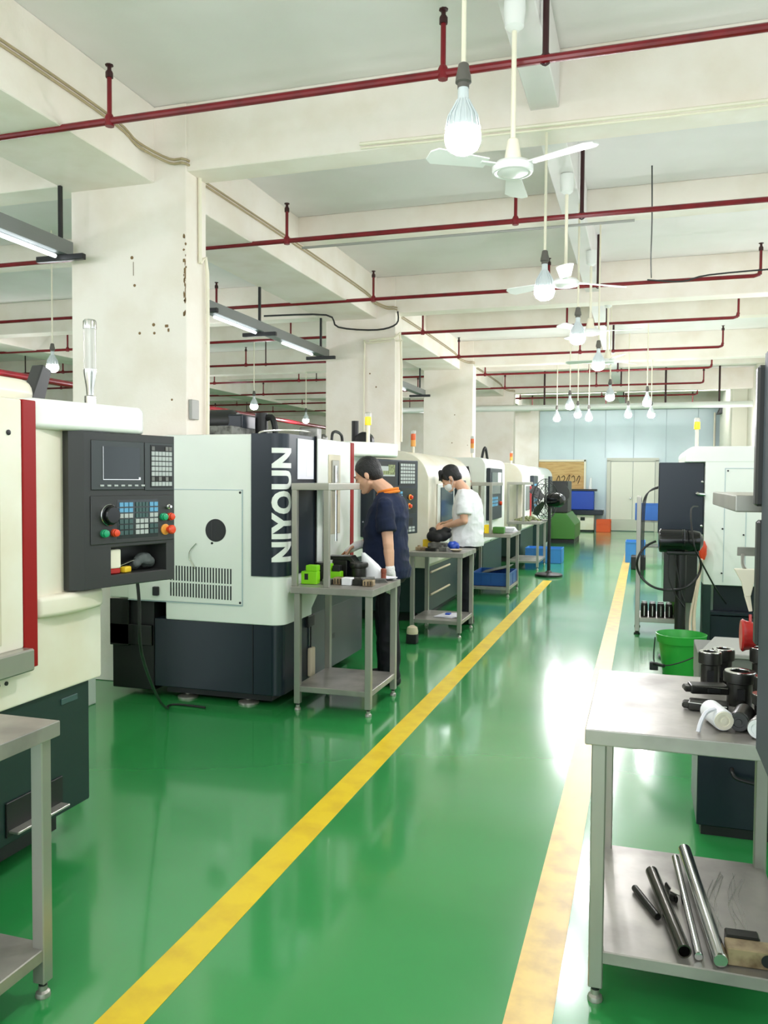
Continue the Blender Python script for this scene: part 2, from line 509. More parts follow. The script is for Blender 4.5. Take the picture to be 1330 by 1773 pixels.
# ------------------------------------------------------------------ sprinkler pipes
def head(mb, x, y, z):
    mb.lath((x, y, z), (0, 0, 1), [(.022, 0), (.022, .03), (.012, .045), (.012, .065), (.024, .068), (.024, .074)], 8)
PZ = 3.585
PIPES = [4.23, 6.76, 9.2, 11.45, 13.85, 16.3, 18.75, 21.2, 23.6]
names = ['nearest the camera, passing behind the first bulb', 'second from the camera, with a grey conduit under it', 'third from the camera, ending in an upturned elbow', 'fourth from the camera', 'fifth from the camera', 'sixth from the camera', 'seventh from the camera', 'eighth from the camera', 'last before the blue wall']
for i, y in enumerate(PIPES):
    xe = 1.05 + .02 * i
    t = thing('sprinkler_pipe', 'maroon sprinkler pipe across the ceiling, ' + names[i], 'pipe', (0, y, PZ), 0, 'maroon sprinkler pipes')
    r = .021
    MB().tube([(XL + .05, 0, 0), (xe - .06, 0, 0), (xe - .015, 0, .012), (xe, 0, .06)], r, 10).build('pipe_run', M_red_pipe, t)
    for x in [-13, -11, -9, -7, -5.05, -3.02, -1.02, xe]:
        mb = MB(); mb.cyl((x, 0, 0.01), (x, 0, .25), .014, seg=8)
        if x != xe: mb.lath((x, 0, -.03), (0, 0, 1), [(.026, 0), (.028, .03), (.028, .05), (.018, .07)], 10)
        rr = mb.build('riser', M_red_pipe, t)
        hm = MB(); head(hm, x, 0, .25); hm.build('sprinkler_head', M_darkred, rr)
    for x in (-11.9, -6.6, -.5):
        mb = MB(); mb.cyl((x, 0, .0), (x, 0, ZC - PZ), .012 if x < -1 else .016, seg=8); mb.tube([(x, .0, -.03), (x + .03, 0, 0), (x, 0, .03), (x - .03, 0, 0)], .006, 6, 3, True)
        mb.build('hanger', M_darkred, t)

# conduit below pipe 2 and others
single(MB().cyl((-2.85, 0, 0), (-.1, 0, 0.0), .011, seg=8), 'conduit', M_cablegr, 'thin grey conduit just under the second maroon pipe', 'conduit', (0, 6.70, 3.495))
mb = MB(); mb.tube([(-1.8, 0, 0.02), (-.6, 0, 0), (.6, 0, -.01), (XR, 0, 0)], .011, 6, 3); mb.tube([(-1.8, .02, 0.0), (-.6, .02, -.02), (.6, .02, -.03), (XR, .02, -.02)], .007, 6, 3)
single(mb, 'beam_cable', M_ivory, 'cream cable clipped along the lower edge of the first cross beam', 'cable', (0, 5.18, 3.66))
mb = MB(); mb.tube([(0, 9.15, 3.6), (.35, 9.14, 3.56), (.6, 9.1, 3.6), (1.4, 9.1, 3.62), (2.3, 9.1, 3.6)], .008, 6, 4)
single(mb, 'ceiling_wire', M_cablebk, 'thin black wire sagging along the third maroon pipe', 'cable')
single(MB().tube([(.02, 7.0, 4.0), (.03, 7.6, 3.75), (.03, 8.5, 3.65), (.04, 9.15, 3.62)], .006, 6, 4), 'ceiling_wire', M_cablebk, 'thin dark wire dropping from the slab to the third maroon pipe', 'cable')
# twin cable along girder stepping round the columns
for k, (ya, yb) in enumerate([(2.6, 5.18), (5.5, 10.3), (10.6, 15.4), (15.75, 20.5)]):
    mb = MB()
    for dz in (0, .028):
        pts = [(-3.335, ya, 3.80 + dz), (-3.335, (ya + yb) / 2, 3.82 + dz), (-3.335, yb - .45, 3.81 + dz), (-3.33, yb - .2, 3.76 + dz), (-3.2, yb - .02, 3.70 + dz), (-3.08, yb, 3.69 + dz), (-3.075, yb + .3, 3.69 + dz)]
        mb.tube(pts, .0085, 6, 4)
    single(mb, 'girder_cable', M_cable, 'pair of beige cables along the girder towards the %s column' % ('first', 'second', 'third', 'fourth')[k], 'cable')
single(MB().tube([(-3.075, 5.36, 3.66), (-3.072, 5.36, 3.1), (-3.07, 5.36, 3.05), (-3.06, 5.44, 3.0), (-3.06, 5.44, 1.8)], .014, 8, 3), 'column_conduit', M_ivory, 'cream conduit running down the edge of the nearest column', 'conduit')
mb = MB(); mb.box(-3.088, -3.06, 5.22, 5.32, 1.92, 2.06, .004, 1)
single(mb, 'switch_plate', M_greycab, 'small grey plate low on the side of the nearest column', 'plate')
single(MB().tube([(-3.42, 10.27, 3.3), (-3.1, 10.29, 3.32), (-3.05, 10.45, 3.3), (-3.05, 10.5, 2.0)], .016, 8, 3), 'column_conduit', M_ivory, 'pale conduit bending down the second column', 'conduit')
single(MB().tube([(-3.5, 10.3, 1.9), (-3.5, 10.3, 3.2), (-3.45, 10.3, 3.27), (-3.0, 10.36, 3.3)], .012, 8, 3), 'column_conduit', M_ivory, 'thin cream conduit up the face of the second column', 'conduit')
single(MB().tube([(-4.6, 9.6, 3.55), (-3.8, 9.7, 3.54), (-3.75, 10.0, 3.44), (-3.3, 10.2, 3.42), (-3.06, 10.28, 3.5), (-3.05, 10.3, 3.66)], .011, 6, 4), 'looping_cable', M_cablebk, 'dark cable looping under the girder at the second column', 'cable')

# ------------------------------------------------------------------ lamps
def lamp(x, y, z, label, group=None, rodm=M_ivory, top=ZC):
    t = thing('bulb_lamp', label, 'lamp', (x, y, z), 0, group)
    MB().cyl((0, 0, .2), (0, 0, top - z), .0085, seg=8).build('rod', rodm, t)
    MB().lathe([(.012, .23), (.018, .225), (.022, .2), (.026, .185), (.028, .165), (.021, .16), (.02, .145)], 16, cap=True).build('socket', M_socket, t)
    mb = MB()
    mb.lathe([(.018, .15), (.019, .12), (.02, .105), (.032, .08), (.048, .05), (.056, .02), (.058, .0)], 20)
    for k in range(16):
        a = 2 * PI * k / 16
        ca, sa = math.cos(a), math.sin(a)
        mb.tube([(.021 * ca, .021 * sa, .105), (.034 * ca, .034 * sa, .08), (.051 * ca, .051 * sa, .05), (.060 * ca, .060 * sa, .004)], .0028, 4)
    mb.build('heat_sink', M_bulbbody, t)
    MB().lathe([(.058, .0), (.063, -.015), (.062, -.035), (.052, -.058), (.032, -.072), (.008, -.077)], 16).build('diffuser', M_glow, t)
    return t
LZ = 2.70
lamps = [(-.615, 2.85, 'nearest and largest bright bulb hanging on a cream rod'),
         (-.61, 5.27, 'second bulb in the row, hanging below the second fan'),
         (-.54, 7.05, 'third bulb in the row, beneath the third ceiling fan'),
         (-.46, 8.75, 'fourth bulb in the row, just past the third fan'),
         (-.47, 12.1, 'fifth bulb in the row, low against the white pipe'),
         (-1.59, 16.05, 'leftmost bulb of the far cluster before the blue wall'),
         (-1.13, 13.4, 'bulb high in the left of the far cluster'),
         (-1.14, 15.2, 'bulb in the middle of the left far cluster'),
         (-1.0, 16.05, 'lowest right bulb of the left far cluster'),
         (-.28, 15.4, 'bulb alone between the two far clusters'),
         (.03, 13.1, 'upper bulb of the far right pair'),
         (.11, 15.5, 'lower bulb of the far right pair'),
         (-6.05, 7.45, 'bulb shining above the near left machine'),
         (-6.07, 12.3, 'bulb seen between the first and second column, left one'),
         (-6.5, 15.5, 'bulb seen just left of the second column')]
for x, y, l in lamps: lamp(x, y, LZ, l)
# unseen lights: lamp rows carried on out of view, and extras added as fill
for x, y in [(-.62, .4), (-.62, -2.0), (-6.05, 5.0), (-6.05, 2.6), (-6.05, 0.2), (-6.05, 9.9), (-9, 5.5), (-9, 10.5), (-9, 15.5), (-6.3, 18.5), (-5.6, 21.3), (-5.2, 24.3), (1.75, 20.2), (1.9, 10.5), (1.5, -.8), (-2.6, .9), (-2.6, -1.6), (-4.4, 1.6)]:
    ld = bpy.data.lights.new('bay_fill_light', 'POINT'); ld.energy = LAMP_W; ld.shadow_soft_size = .06; ld.color = (.985, .945, 1)
    lo = bpy.data.objects.new('bay_fill_light', ld); COL.objects.link(lo); lo.location = (x, y, LZ - .03)
for x in (-4.2, -1.6, .9):   # unseen area lights added to brighten the far wall, tucked behind deep beams
    ld = bpy.data.lights.new('wall_fill_light', 'AREA'); ld.shape = 'RECTANGLE'; ld.size = 2.4; ld.size_y = .3; ld.energy = LAMP_W * 2.1; ld.color = (.95, .98, 1)
    lo = bpy.data.objects.new('wall_fill_light', ld); COL.objects.link(lo); lo.location = (x, 22.2, 3.95); lo.rotation_euler = (math.radians(62), 0, 0)   # turned to the blue wall

# ------------------------------------------------------------------ ceiling fans
def fan(x, y, zt, zh, label, rot=0.2, n=3, bl=.48):
    t = thing('ceiling_fan', label, 'fan', (x, y, zh), 0)
    h = zt - zh
    MB().lathe([(.012, h), (.05, h - .005), (.052, h - .06), (.045, h - .13), (.02, h - .15)], 18).build('canopy', M_fanwhite, t)
    MB().cyl((0, 0, .1), (0, 0, h - .1), .012, seg=10).build('rod', M_ivory, t)
    MB().lathe([(.02, .13), (.026, .125), (.036, .07), (.042, .03), (.044, .01)], 16).build('bell', M_ivory, t)
    MB().lathe([(.046, .022), (.085, .015), (.098, 0), (.098, -.022), (.092, -.03), (.085, -.032), (.075, -.028), (.06, -.036), (.02, -.044)], 28).build('motor', M_fanwhite, t)
    for k in range(n):
        M = Matrix.Rotation(rot + 2 * PI * k / n, 4, 'Z')
        mb = MB(M)
        Mt = Matrix.Rotation(.2, 4, 'X')
        mb.box(.07, .17, -.02, .02, -.004, .004, .002, 1)
        mb.prism([(.14, -.035), (bl, -.06), (bl + .03, -.03), (bl + .03, .03), (bl, .06), (.14, .04)], 'z', -.003, .003, M=Mt)
        mb.build('blade', M_fanwhite, t)
fan(-.62, 4.0, 3.77, 2.99, 'nearest white ceiling fan hanging beside the largest bulb', -.42, 3, .40)
fan(-.58, 6.35, 3.77, 2.98, 'second white ceiling fan, seen above the second bulb', .6)
fan(-.53, 8.5, 3.77, 2.98, 'third white ceiling fan, seen edge on behind the third bulb', .0)
fan(-.45, 10.6, 3.77, 2.98, 'fourth white ceiling fan, between the fourth and fifth bulbs', .9)

# ------------------------------------------------------------------ fluorescent trunking
def trunking(label, ya, yb, tubes, bars):
    t = thing('light_trunking', label, 'light fitting', (-4.03, 0, 3.1))
    mb = MB(); mb.prism([(-.06, 0), (-.06, .1), (-.054, .1), (-.054, .006), (.054, .006), (.054, .1), (.06, .1), (.06, 0)], 'y', ya, yb)
    mb.build('channel', M_tray, t)
    for y in tubes:
        mb = MB(); mb.cyl((0, y, -.022), (0, y + .9, -.022), .014, seg=10); mb.build('fluorescent_tube', M_tube, t)
    for y in bars:
        mb = MB(); mb.box(-.2, .2, y - .02, y + .02, -.045, -.004, .003, 1); mb.box(-.012, .012, y - .012, y + .012, -.04, .488); mb.build('hanger_bar', M_black, t)
trunking('grey trunking with a white fluorescent tube, left of the nearest column', 2.6, 5.12, (3.0, 4.1), (3.2, 5.06))
trunking('grey trunking with white fluorescent tubes between the first and second columns', 5.6, 10.25, (6.1, 7.3, 8.9), (7.0, 8.3, 10.1))
trunking('grey trunking between the second and third columns', 10.75, 15.3, (11.2, 13.2), (11.1, 13.0, 15.1))
single(MB().cyl((0, 2.0, 0), (0, 19.0, 0), .04, seg=14), 'fire_main', M_red_pipe, 'thick maroon main pipe running back over the left bays, low behind the lamps', 'pipe', (-6.85, 0, 2.66))

# ------------------------------------------------------------------ machine tools
def arc(cx, cy, r, a0, a1, n=8):
    return [(cx + r * math.cos(math.radians(a0 + (a1 - a0) * i / n)), cy + r * math.sin(math.radians(a0 + (a1 - a0) * i / n))) for i in range(n + 1)]

def rounded_plan(xb, L, r, off=0.0, y0=0.0):
    """plan of a cabinet: near face y0, operator face x=0, its near right corner rounded"""
    return [(xb, L)] + [(xb, y0 - off)] + arc(-r + 0, y0 + r, r + off, -90, 0) + [(off, L)]

def text_mesh(body, size, bold=0.0):
    cu = bpy.data.curves.new('txt', 'FONT'); cu.body = body; cu.size = size; cu.offset = bold
    cu.space_character = 1.09; cu.align_x = 'LEFT'; cu.resolution_u = 4
    o = bpy.data.objects.new('txt', cu); COL.objects.link(o)
    dg = bpy.context.evaluated_depsgraph_get(); dg.update()
    me = bpy.data.meshes.new_from_object(o.evaluated_get(dg))
    bpy.data.objects.remove(o)
    return me

def control_panel(parent, corner, ang, W, Hh, zb, style, depth=.14):
    """hanging console; corner = near vertical edge of its front, ang = turn of the front from +y towards +x"""
    e = V((math.sin(ang), math.cos(ang), 0)); nn = V((math.cos(ang), -math.sin(ang), 0)); zz = V((0, 0, 1))
    M = Matrix((e, zz, nn)).transposed().to_4x4(); M.translation = V((corner[0], corner[1], zb))
    def U(u): return u * W
    def Vv(f): return (1 - f) * Hh
    def bx(mb, u0, u1, f0, f1, w0, w1, bev=0.0): mb.box(U(u0), U(u1), Vv(f1), Vv(f0), w0, w1, bev, 1)
    mb = MB(M)
    if style == 'A':
        # shell with a pocket at the bottom and a chamfered left cheek
        mb.box(0, W, Vv(.745), Hh, -depth, 0, .004, 1)
        mb.box(0, W, 0, Vv(.925), -depth, 0, .004, 1)
        mb.box(0, U(.27), 0, Hh, -depth, -.0005); mb.box(U(.9), W, 0, Hh, -depth, -.0005)
        mb.box(0, W, 0, Hh, -depth, -depth + .02)
        mb.prism([(0, 0), (-.05, -.03), (-.05, -depth), (0, -depth)], 'y', 0.0, Hh)
    else:
        mb.box(0, W, 0, Hh, -depth, 0, .008, 2)
    root = mb.build('control_panel', M_charcoal if style == 'A' else M_navy, parent)
    if style == 'A':
        mb = MB(M); bx(mb, .07, .635, .05, .37, 0, .006, .003); mb.build('screen_bezel', M_bezel, root)
        mb = MB(M).use(M_screen); bx(mb, .185, .578, .09, .30, .0062, .0085)
        mb.use(M_chrome); bx(mb, .18, .585, .30, .304, .006, .0095); bx(mb, .18, .184, .09, .30, .006, .0092); bx(mb, .565, .585, .287, .30, .0085, .0095)
        mb.build('screen', None, root)
        mb = MB(M)
        for k in range(7): bx(mb, .15 + k * .074, .19 + k * .074, .335, .347, .006, .010, .001)
        mb.build('soft_keys', M_key, root)
        mb = MB(M); bx(mb, .645, .985, .05, .375, 0, .005, .002); mb.build('keypad_bezel', M_bezel, root)
        mb = MB(M).use(M_black); bx(mb, .705, .962, .065, .355, .005, .0065)
        mb.use(M_key)
        for i in range(6):
            for j in range(8):
                if j in (0,) and i in (1, 2, 3): continue
                mb.use(M_key if 0 < j < 6 else M_darkpart if j == 6 and i % 2 else M_greypart if j != 7 else M_key)
                u = .715 + i * .041; f = .075 + j * .0345
                bx(mb, u, u + .034, f, f + .028, .0065, .010)
        mb.build('keypad', None, root)
        mb = MB(M); bx(mb, .06, .985, .405, .72, 0, .006, .003); ob = mb.build('button_plate', M_charcoal, root)
        mb = MB(M).use(M_screen); bx(mb, .33, .79, .435, .69, .006, .0068)
        for g, (u0, nc) in enumerate(((.352, 3), (.53, 4), (.69, 2))):
            for i in range(nc):
                for j in range(6):
                    st = .052 if nc != 4 else .037
                    u = u0 + i * st; f = .452 + j * .037
                    if nc == 4 and j > 2:
                        if i == 3: continue
                        st = .05; u = u0 + i * st
                    c = M_keyb if j < 2 and g != 1 else M_key if (g == 0 and j == 2) or (g == 1 and j > 2) or (g == 2 and j in (2, 3)) else M_keyd
                    mb.use(c); bx(mb, u, u + st * .8, f, f + .028, .0068, .010)
        mb.build('key_field', None, root)
        def knob(u, f, prof, m, name):
            k = MB(M); k.lath((U(u), Vv(f), .006), (0, 0, 1), prof, 20); return k.build(name, m, root)
        k = MB(M).use(M_blackgl); k.lath((U(.238), Vv(.53), .006), (0, 0, 1), [(.043, 0), (.043, .012), (.036, .014), (.036, .03), (.032, .034), (.006, .034)], 28)
        k.use(M_chrome); k.lath((U(.238), Vv(.53), .006), (0, 0, 1), [(.0445, 0), (.0445, .010), (.0425, .012)], 28, )
        k.build('hand_wheel', None, root)
        bt = [(.0165, 0), (.0165, .012), (.014, .014), (.014, .022), (.011, .024), (.003, .024)]
        knob(.185, .648, bt, M_btn_g, 'push_button'); knob(.294, .648, bt, M_btn_r, 'push_button')
        knob(.845, .557, bt, M_btn_g, 'push_button'); knob(.93, .557, bt, M_btn_r, 'push_button')
        k = MB(M).use(M_btn_y); k.lath((U(.875), Vv(.645), .006), (0, 0, 1), [(.024, 0), (.024, .004), (.02, .006)], 24)
        k.use(M_btn_r); k.lath((U(.90), Vv(.645), .006), (0, 0, 1), [(.012, 0), (.012, .02), (.02, .022), (.02, .034), (.015, .04), (.004, .041)], 24)
        k.build('emergency_button', None, root)
        knob(.9, .487, [(.011, 0), (.011, .012), (.006, .014), (.006, .026), (.002, .026)], M_chrome, 'key_switch')
    else:
        mb = MB(M).use(M_black); bx(mb, .06, .47, .03, .34, 0, .005); mb.use(M_key)
        bx(mb, .1, .44, .09, .15, .005, .007); bx(mb, .1, .44, .2, .22, .005, .007); mb.use(M_chips); bx(mb, .1, .36, .15, .2, .005, .007); bx(mb, .3, .44, .07, .2, .005, .008)
        mb.build('screen', None, root)
        mb = MB(M).use(M_black); bx(mb, .54, .93, .03, .34, 0, .005); mb.use(M_key)
        for i in range(6):
            for j in range(6): bx(mb, .57 + i * .057, .57 + i * .057 + .045, .05 + j * .046, .05 + j * .046 + .034, .005, .009)
        mb.build('keypad', None, root)
        mb = MB(M).use(M_screen); bx(mb, .05, .95, .38, .72, 0, .004); mb.use(M_keyb)
        for i in range(4):
            for j in range(7): bx(mb, .12 + i * .09, .19 + i * .09, .42 + j * .042, .45 + j * .042, .004, .007)
        for i in range(2):
            for j in range(7): bx(mb, .5 + i * .07, .55 + i * .07, .42 + j * .042, .45 + j * .042, .004, .007)
        mb.build('key_field', None, root)
        for u, f in ((.8, .5), (.78, .62)):
            k = MB(M).use(M_btn_y); k.lath((U(u), Vv(f), .004), (0, 0, 1), [(.026, 0), (.026, .006)], 16); k.use(M_btn_r); k.lath((U(u), Vv(f), .008), (0, 0, 1), [(.016, 0), (.016, .02), (.004, .024)], 16)
            k.build('push_button', None, root)
        mb = MB(M).use(M_black); bx(mb, .66, .86, .78, .88, 0, .006); mb.use(M_key)
        for i in range(4):
            for j in range(2): bx(mb, .62 + i * .08, .68 + i * .08, .9 + j * .04, .93 + j * .04, 0, .004)
        mb.build('socket_panel', None, root)
    return root, M

def beacon(parent, x, y, z, style):
    mb = MB()
    if style == 'steel':
        p = MB().use(M_chrome); p.lathe([(.024, 0), (.024, .055), (.015, .06), (.017, .09), (.026, .15), (.027, .17)], 20, Matrix.Translation((x, y, z)))
        r = p.build('beacon_base', None, parent)
        MB().lathe([(.026, .17), (.026, .34), (.024, .342)], 20, Matrix.Translation((x, y, z))).build('beacon_tube', M_clear, r)
        c = MB().use(M_chrome); c.lathe([(.028, .34), (.028, .37), (.023, .378), (.01, .38)], 20, Matrix.Translation((x, y, z)))
        c.cyl((x, y, z + .17), (x, y, z + .34), .006, seg=8)
        c.build('beacon_cap', None, r)
    else:
        h = {'yellow': .17, 'orange': .08, 'amber': .08}[style]
        r = MB().cyl((x, y, z), (x, y, z + h), .016, seg=12).build('beacon_pole', M_ivory, parent)
        lens = {'yellow': [M_ylamp], 'orange': [M_btn_y, M_olamp], 'amber': [M_clear, M_btn_y, M_olamp]}[style]
        z0 = z + h
        for m in lens:
            MB().lathe([(.026, z0), (.028, z0 + .006), (.028, z0 + .064), (.026, z0 + .07)], 16, Matrix.Translation((x, y, 0))).build('beacon_lens', m, r); z0 += .07
        MB().lathe([(.027, z0), (.027, z0 + .03), (.02, z0 + .038), (.004, z0 + .04)], 16, Matrix.Translation((x, y, 0))).build('beacon_cap', M_clear, r)

def turning_centre(name, label, y0, near):
    """near=True: the cut-off machine at the left edge; else the one behind it"""
    L = 1.70; zs = .65 if near else .55
    t = thing(name, label, 'machine', (-2.2, y0, 0))
    wm = M_cream if near else M_white
    xb = -1.3 if near else -.86
    r = .2 if near else .09
    mb = MB()
    if near:
        mb.prism(rounded_plan(xb, L, r), 'z', zs, 1.79, .012)
    else:
        mb.prism([(xb, L), (xb, 0)] + arc(-r, r, r, -90, 0) + [(0, .5), (0, L)], 'z', .87, 1.79, .012)
        mb.prism([(xb, .5), (xb, 0.001)] + arc(-r - .001, r, r - .001, -90, 0) + [(-.001, .5)], 'z', zs, .90, .01)
        # slanted skirt that runs down to the corner
        mb.prism([(.3, zs), (.44, zs + .02), (.86, .87), (.3, .88)], 'x', xb, 0.003, .004)
    mb.build('body', wm, t)
    # base, plinth and feet
    bx0 = xb if near else -.96
    MB().prism([(bx0, L - .06), (bx0, .02)] + arc(-r, r, r - .02, -90, 0) + [(-.02, L - .06)], 'z', .14 if near else .085, zs + (.0 if near else .0), .008).build('base', M_navybase if not near else M_greenbase, t)
    if not near:
        MB().box(bx0, -.022, .3, L - .05, .1, .872, .004, 1).build('coolant_base', M_greenbase, t)
    mb = MB(); mb.box(bx0 + .05, -.12, .1, L - .15, .03, .16); pl = mb.build('plinth', M_black, t)
    for x, y in ((-.3, .12), (-.3, L - .3), (bx0 + .2, .12), (bx0 + .2, L - .3)):
        mb = MB(); mb.lathe([(.07, 0), (.07, .012), (.03, .02), (.018, .025), (.018, .1)], 16, Matrix.Translation((x, y, 0))); mb.build('levelling_foot', M_steel, pl)
    # operator side
    z0 = .87
    d = MB(); d.box(0, .03, .53, 1.2, z0, 1.785, .008, 2) if not near else d.box(0, .03, .42, 1.2, z0, 1.785, .008, 2)
    dr = d.build('sliding_door', wm, t)
    if near:
        mb = MB(); mb.box(.0305, .034, .5, 1.085, .9, 1.70, .002, 1); mb.build('door_window', M_recess, dr)
        mb = MB(); mb.box(0, .075, .2, 1.205, .79, .872, .006, 1); mb.build('door_sill', M_steel, t)
    else:
        mb = MB().use(M_recess); mb.box(.03, .036, .72, .96, 1.1, 1.68, .004, 1); mb.use(M_steel); mb.box(.036, .05, .77, .90, 1.42, 1.64, .004, 1); mb.use(M_chrome); mb.cyl((.06, .80, 1.05), (.06, .80, 1.6), .012, seg=8)
        mb.build('door_handle', None, dr)
        mb = MB(); mb.box(.0, .02, .522, .535, .87, 1.8); mb.build('door_seal', M_rubber, t)
    MB().box(0, .034, 1.2, 1.27, .79 if near else .87, 1.785, .003, 1).build('red_stripe', M_red, t)
    # lid above the console
    mb = MB().use(M_white)
    cx = .07 if near else .16
    plan = [(-.3, 1.272), (.012, 1.272), (cx, 1.47), (cx + .085, 1.77), (cx + .05, 1.84), (-.05, 1.90), (-.3, 1.90)]
    mb.prism(plan, 'z', 1.685, 1.80, .022, 4)
    mb.build('console_lid', M_white if not near else M_white, t)
    if near:
        cp, Mp = control_panel(t, (.076, 1.489), math.radians(15.5), .475, .635, 1.05, 'A')
        mb = MB(); mb.prism([(-.03, 1.28), (.02, 1.29), (.05, 1.40), (.055, 1.58), (.04, 1.66), (-.03, 1.68)], 'z', .96, 1.045, .02, 3); mb.build('console_bracket', wm, t)
        beacon(t, -.05, 1.70, 1.79, 'steel')
        # rounded hood and dark arm on top
        mb = MB(); mb.prism([(-.85, 1.78), (-.85, 1.9), (-.18, 1.9), (-.18, 1.78)], 'y', .1, 1.54, .055, 4); mb.build('top_hood', wm, t)
        mb = MB(); mb.prism([(1.55, 1.79), (1.64, 1.79), (1.70, 1.96), (1.64, 1.98)], 'x', -.30, -.24, .006, 1); mb.build('top_arm', M_charcoal, t)
        mb = MB(); mb.box(-.16, -.1, 1.45, 1.6, 1.79, 1.81, .004, 1); mb.build('latch', M_greypart, t)
        mb = MB(); mb.box(-.025, -.015, 1.46, 1.56, .585, .61, .002, 1); mb.build('label_plate', M_keyd, t)
        mb = MB().use(M_black); mb.box(-.021, -.012, 1.15, 1.46, .17, .30, .002, 1); mb.use(M_steel); mb.prism([(1.16, .185), (1.45, .185), (1.45, .195), (1.16, .195)], 'x', -.02, .03, .002, 1); mb.build('chip_outlet', None, t)
        mb = MB()
        for y in (1.10, 1.14): mb.lath((.0, y, .75), (1, 0, 0), [(.008, 0), (.008, .004)], 10)
        mb.lath((.03, 1.13, 1.66), (1, 0, 0), [(.01, 0), (.01, .004), (.004, .006)], 10)
        mb.build('bolt', M_black, t)
        mb = MB(); mb.tube([(.08, 1.84, 1.07), (.085, 1.85, .95), (.03, 1.95, .7), (-.3, 2.6, .3), (-.62, 3.2, .06), (-.75, 3.42, .008), (-.7, 3.47, .008), (-.5, 3.46, .008)], .0075, 8, 5)
        mb.build('power_cord', M_cablebk, t)
    else:
        control_panel(t, (.12, 1.50), math.radians(14), .74, .64, 1.03, 'B')
        beacon(t, -.03, 1.80, 1.79, 'yellow')
        # dark name band wrapping the corner
        mb = MB()
        inner = [(-.22, -.001)] + arc(-r, r, r + .0, -90, 0) + [(0, .52)]
        outer = [(-.22, -.008)] + arc(-r, r, r + .008, -90, 0) + [(.008, .52)]
        mb.prism(inner + outer[::-1], 'z', .87, 1.793, 0)
        bd = mb.build('name_band', M_navy, t)
        # lettering bent round the corner, reading upwards
        tm = text_mesh('NIYOUN', .185, .0085)
        bm = bmesh.new(); bm.from_mesh(tm)
        ys = [v.co.y for v in bm.verts]; xs = [v.co.x for v in bm.verts]
        y_lo, y_hi, x_lo, x_hi = min(ys), max(ys), min(xs), max(xs)
        for k in range(1, 12):
            bmesh.ops.bisect_plane(bm, geom=bm.verts[:] + bm.edges[:] + bm.faces[:], plane_co=(0, y_lo + (y_hi - y_lo) * k / 12, 0), plane_no=(0, 1, 0))
        R = r + .0095
        for v in bm.verts:
            sx = (v.co.x - x_lo) / (x_hi - x_lo); sy = (v.co.y - y_lo) / (y_hi - y_lo)
            z = .965 + sx * .735
            arc_len = .012 + (1 - sy) * .15      # top of the letters lies towards the flat face
            if arc_len < 0: x, y = -r + arc_len, -.0095
            elif arc_len > r * PI / 2: x, y = .0095, r + arc_len - r * PI / 2
            else:
                a = -PI / 2 + arc_len / r
                x, y = -r + R * math.cos(a), r + R * math.sin(a)
            v.co = V((x, y, z))
        me = bpy.data.meshes.new('lettering'); bm.to_mesh(me); bm.free(); me.materials.append(M_white)
        lo = bpy.data.objects.new('lettering', me); COL.objects.link(lo); lo.parent = bd
        mb = MB().use(M_paper); mb.box(.0085, .012, .21, .49, 1.5, 1.77, .001, 1); mb.use(M_wrap); mb.box(.012, .013, .36, .48, 1.52, 1.75); mb.build('paper_sheet', None, bd)
        # access panel on the near side
        mb = MB(); mb.box(-1.3, -.85, .0015, .26, zs + .13, 1.785, .006, 1); mb.build('electrical_cabinet', M_white, t)
        mb = MB(); mb.box(-1.15, -.288, -.005, .01, .674, 1.425, .003, 1); ap = mb.build('access_panel', M_white, t)
        mb = MB().use(M_seam); mb.box(-1.15, -.282, -.0052, 0.0, 1.425, 1.4295); mb.box(-.288, -.283, -.0052, 0.0, .672, 1.4295); mb.box(-1.15, -.283, -.0052, 0, .668, .673)
        mb.use(M_black)
        for x, z in ((-.3, 1.41), (-.3, .69), (-.505, 1.075)): mb.lath((x, -.005, z), (0, -1, 0), [(.008, 0), (.008, .003), (.003, .004)], 10)
        mb.build('panel_seam', None, ap)
        mb = MB().use(M_black); mb.lath((-.478, -.004, 1.16), (0, -1, 0), [(.075, 0), (.075, .0035), (.06, .004)], 32)
        mb.use(M_charcoal); mb.box(-.505, -.5, -.01, -.008, 1.10, 1.215); mb.build('cable_hole', None, ap)
        mb = MB()
        for k in range(22):
            x = -.82 + k * .0213
            for za, zb in ((.712, .805), (.818, .918)):
                mb.box(x, x + .0095, -.0065, -.004, za - .0004 * k, zb - .0004 * k)
        mb.build('vent_slots', M_black, ap)
        mb = MB().use(M_swarf); mb.tube([(-.62, -.012, 1.07), (-.665, -.014, 1.02), (-.67, -.014, .97), (-.64, -.012, .925), (-.63, -.012, .9)], .003, 5, 4); mb.build('loose_wire', None, ap)
        mb = MB(); mb.box(-.945, -.905, -.03, 0.0, .71, .77, .004, 1); mb.build('cable_clip', M_black, t)
        mb = MB(); mb.box(-1.3, -.97, .03, .3, .05, .66, .005, 1); mb.use(M_black) ; ct = mb.build('coolant_tank', M_greenbase, t)
        mb = MB(); mb.box(-1.3, -1.15, .0, .03, .35, .672, .003, 1); mb.box(-1.3, -.97, .0, .025, .36, .5, .003, 1); mb.build('tank_cover', M_blackgl, ct)
        mb = MB(); mb.box(-.222, -.218, .015, .03, .09, zs); mb.build('base_seam', M_black, t)
        mb = MB().use(M_black); mb.box(-.03, .0, .18 + .25, .30 + .25, .47, .55, .004, 1); mb.tube([(-.01, .5, .47), (-.01, .5, .3)], .006, 6); mb.use(M_beige); mb.box(-.02, .01, .46, .54, .12, .32, .006, 1); mb.build('socket_strip', None, t)
        mb = MB(); mb.box(-.023, -.019, .9, 1.0, .3, .34); mb.build('nameplate', M_black, t)
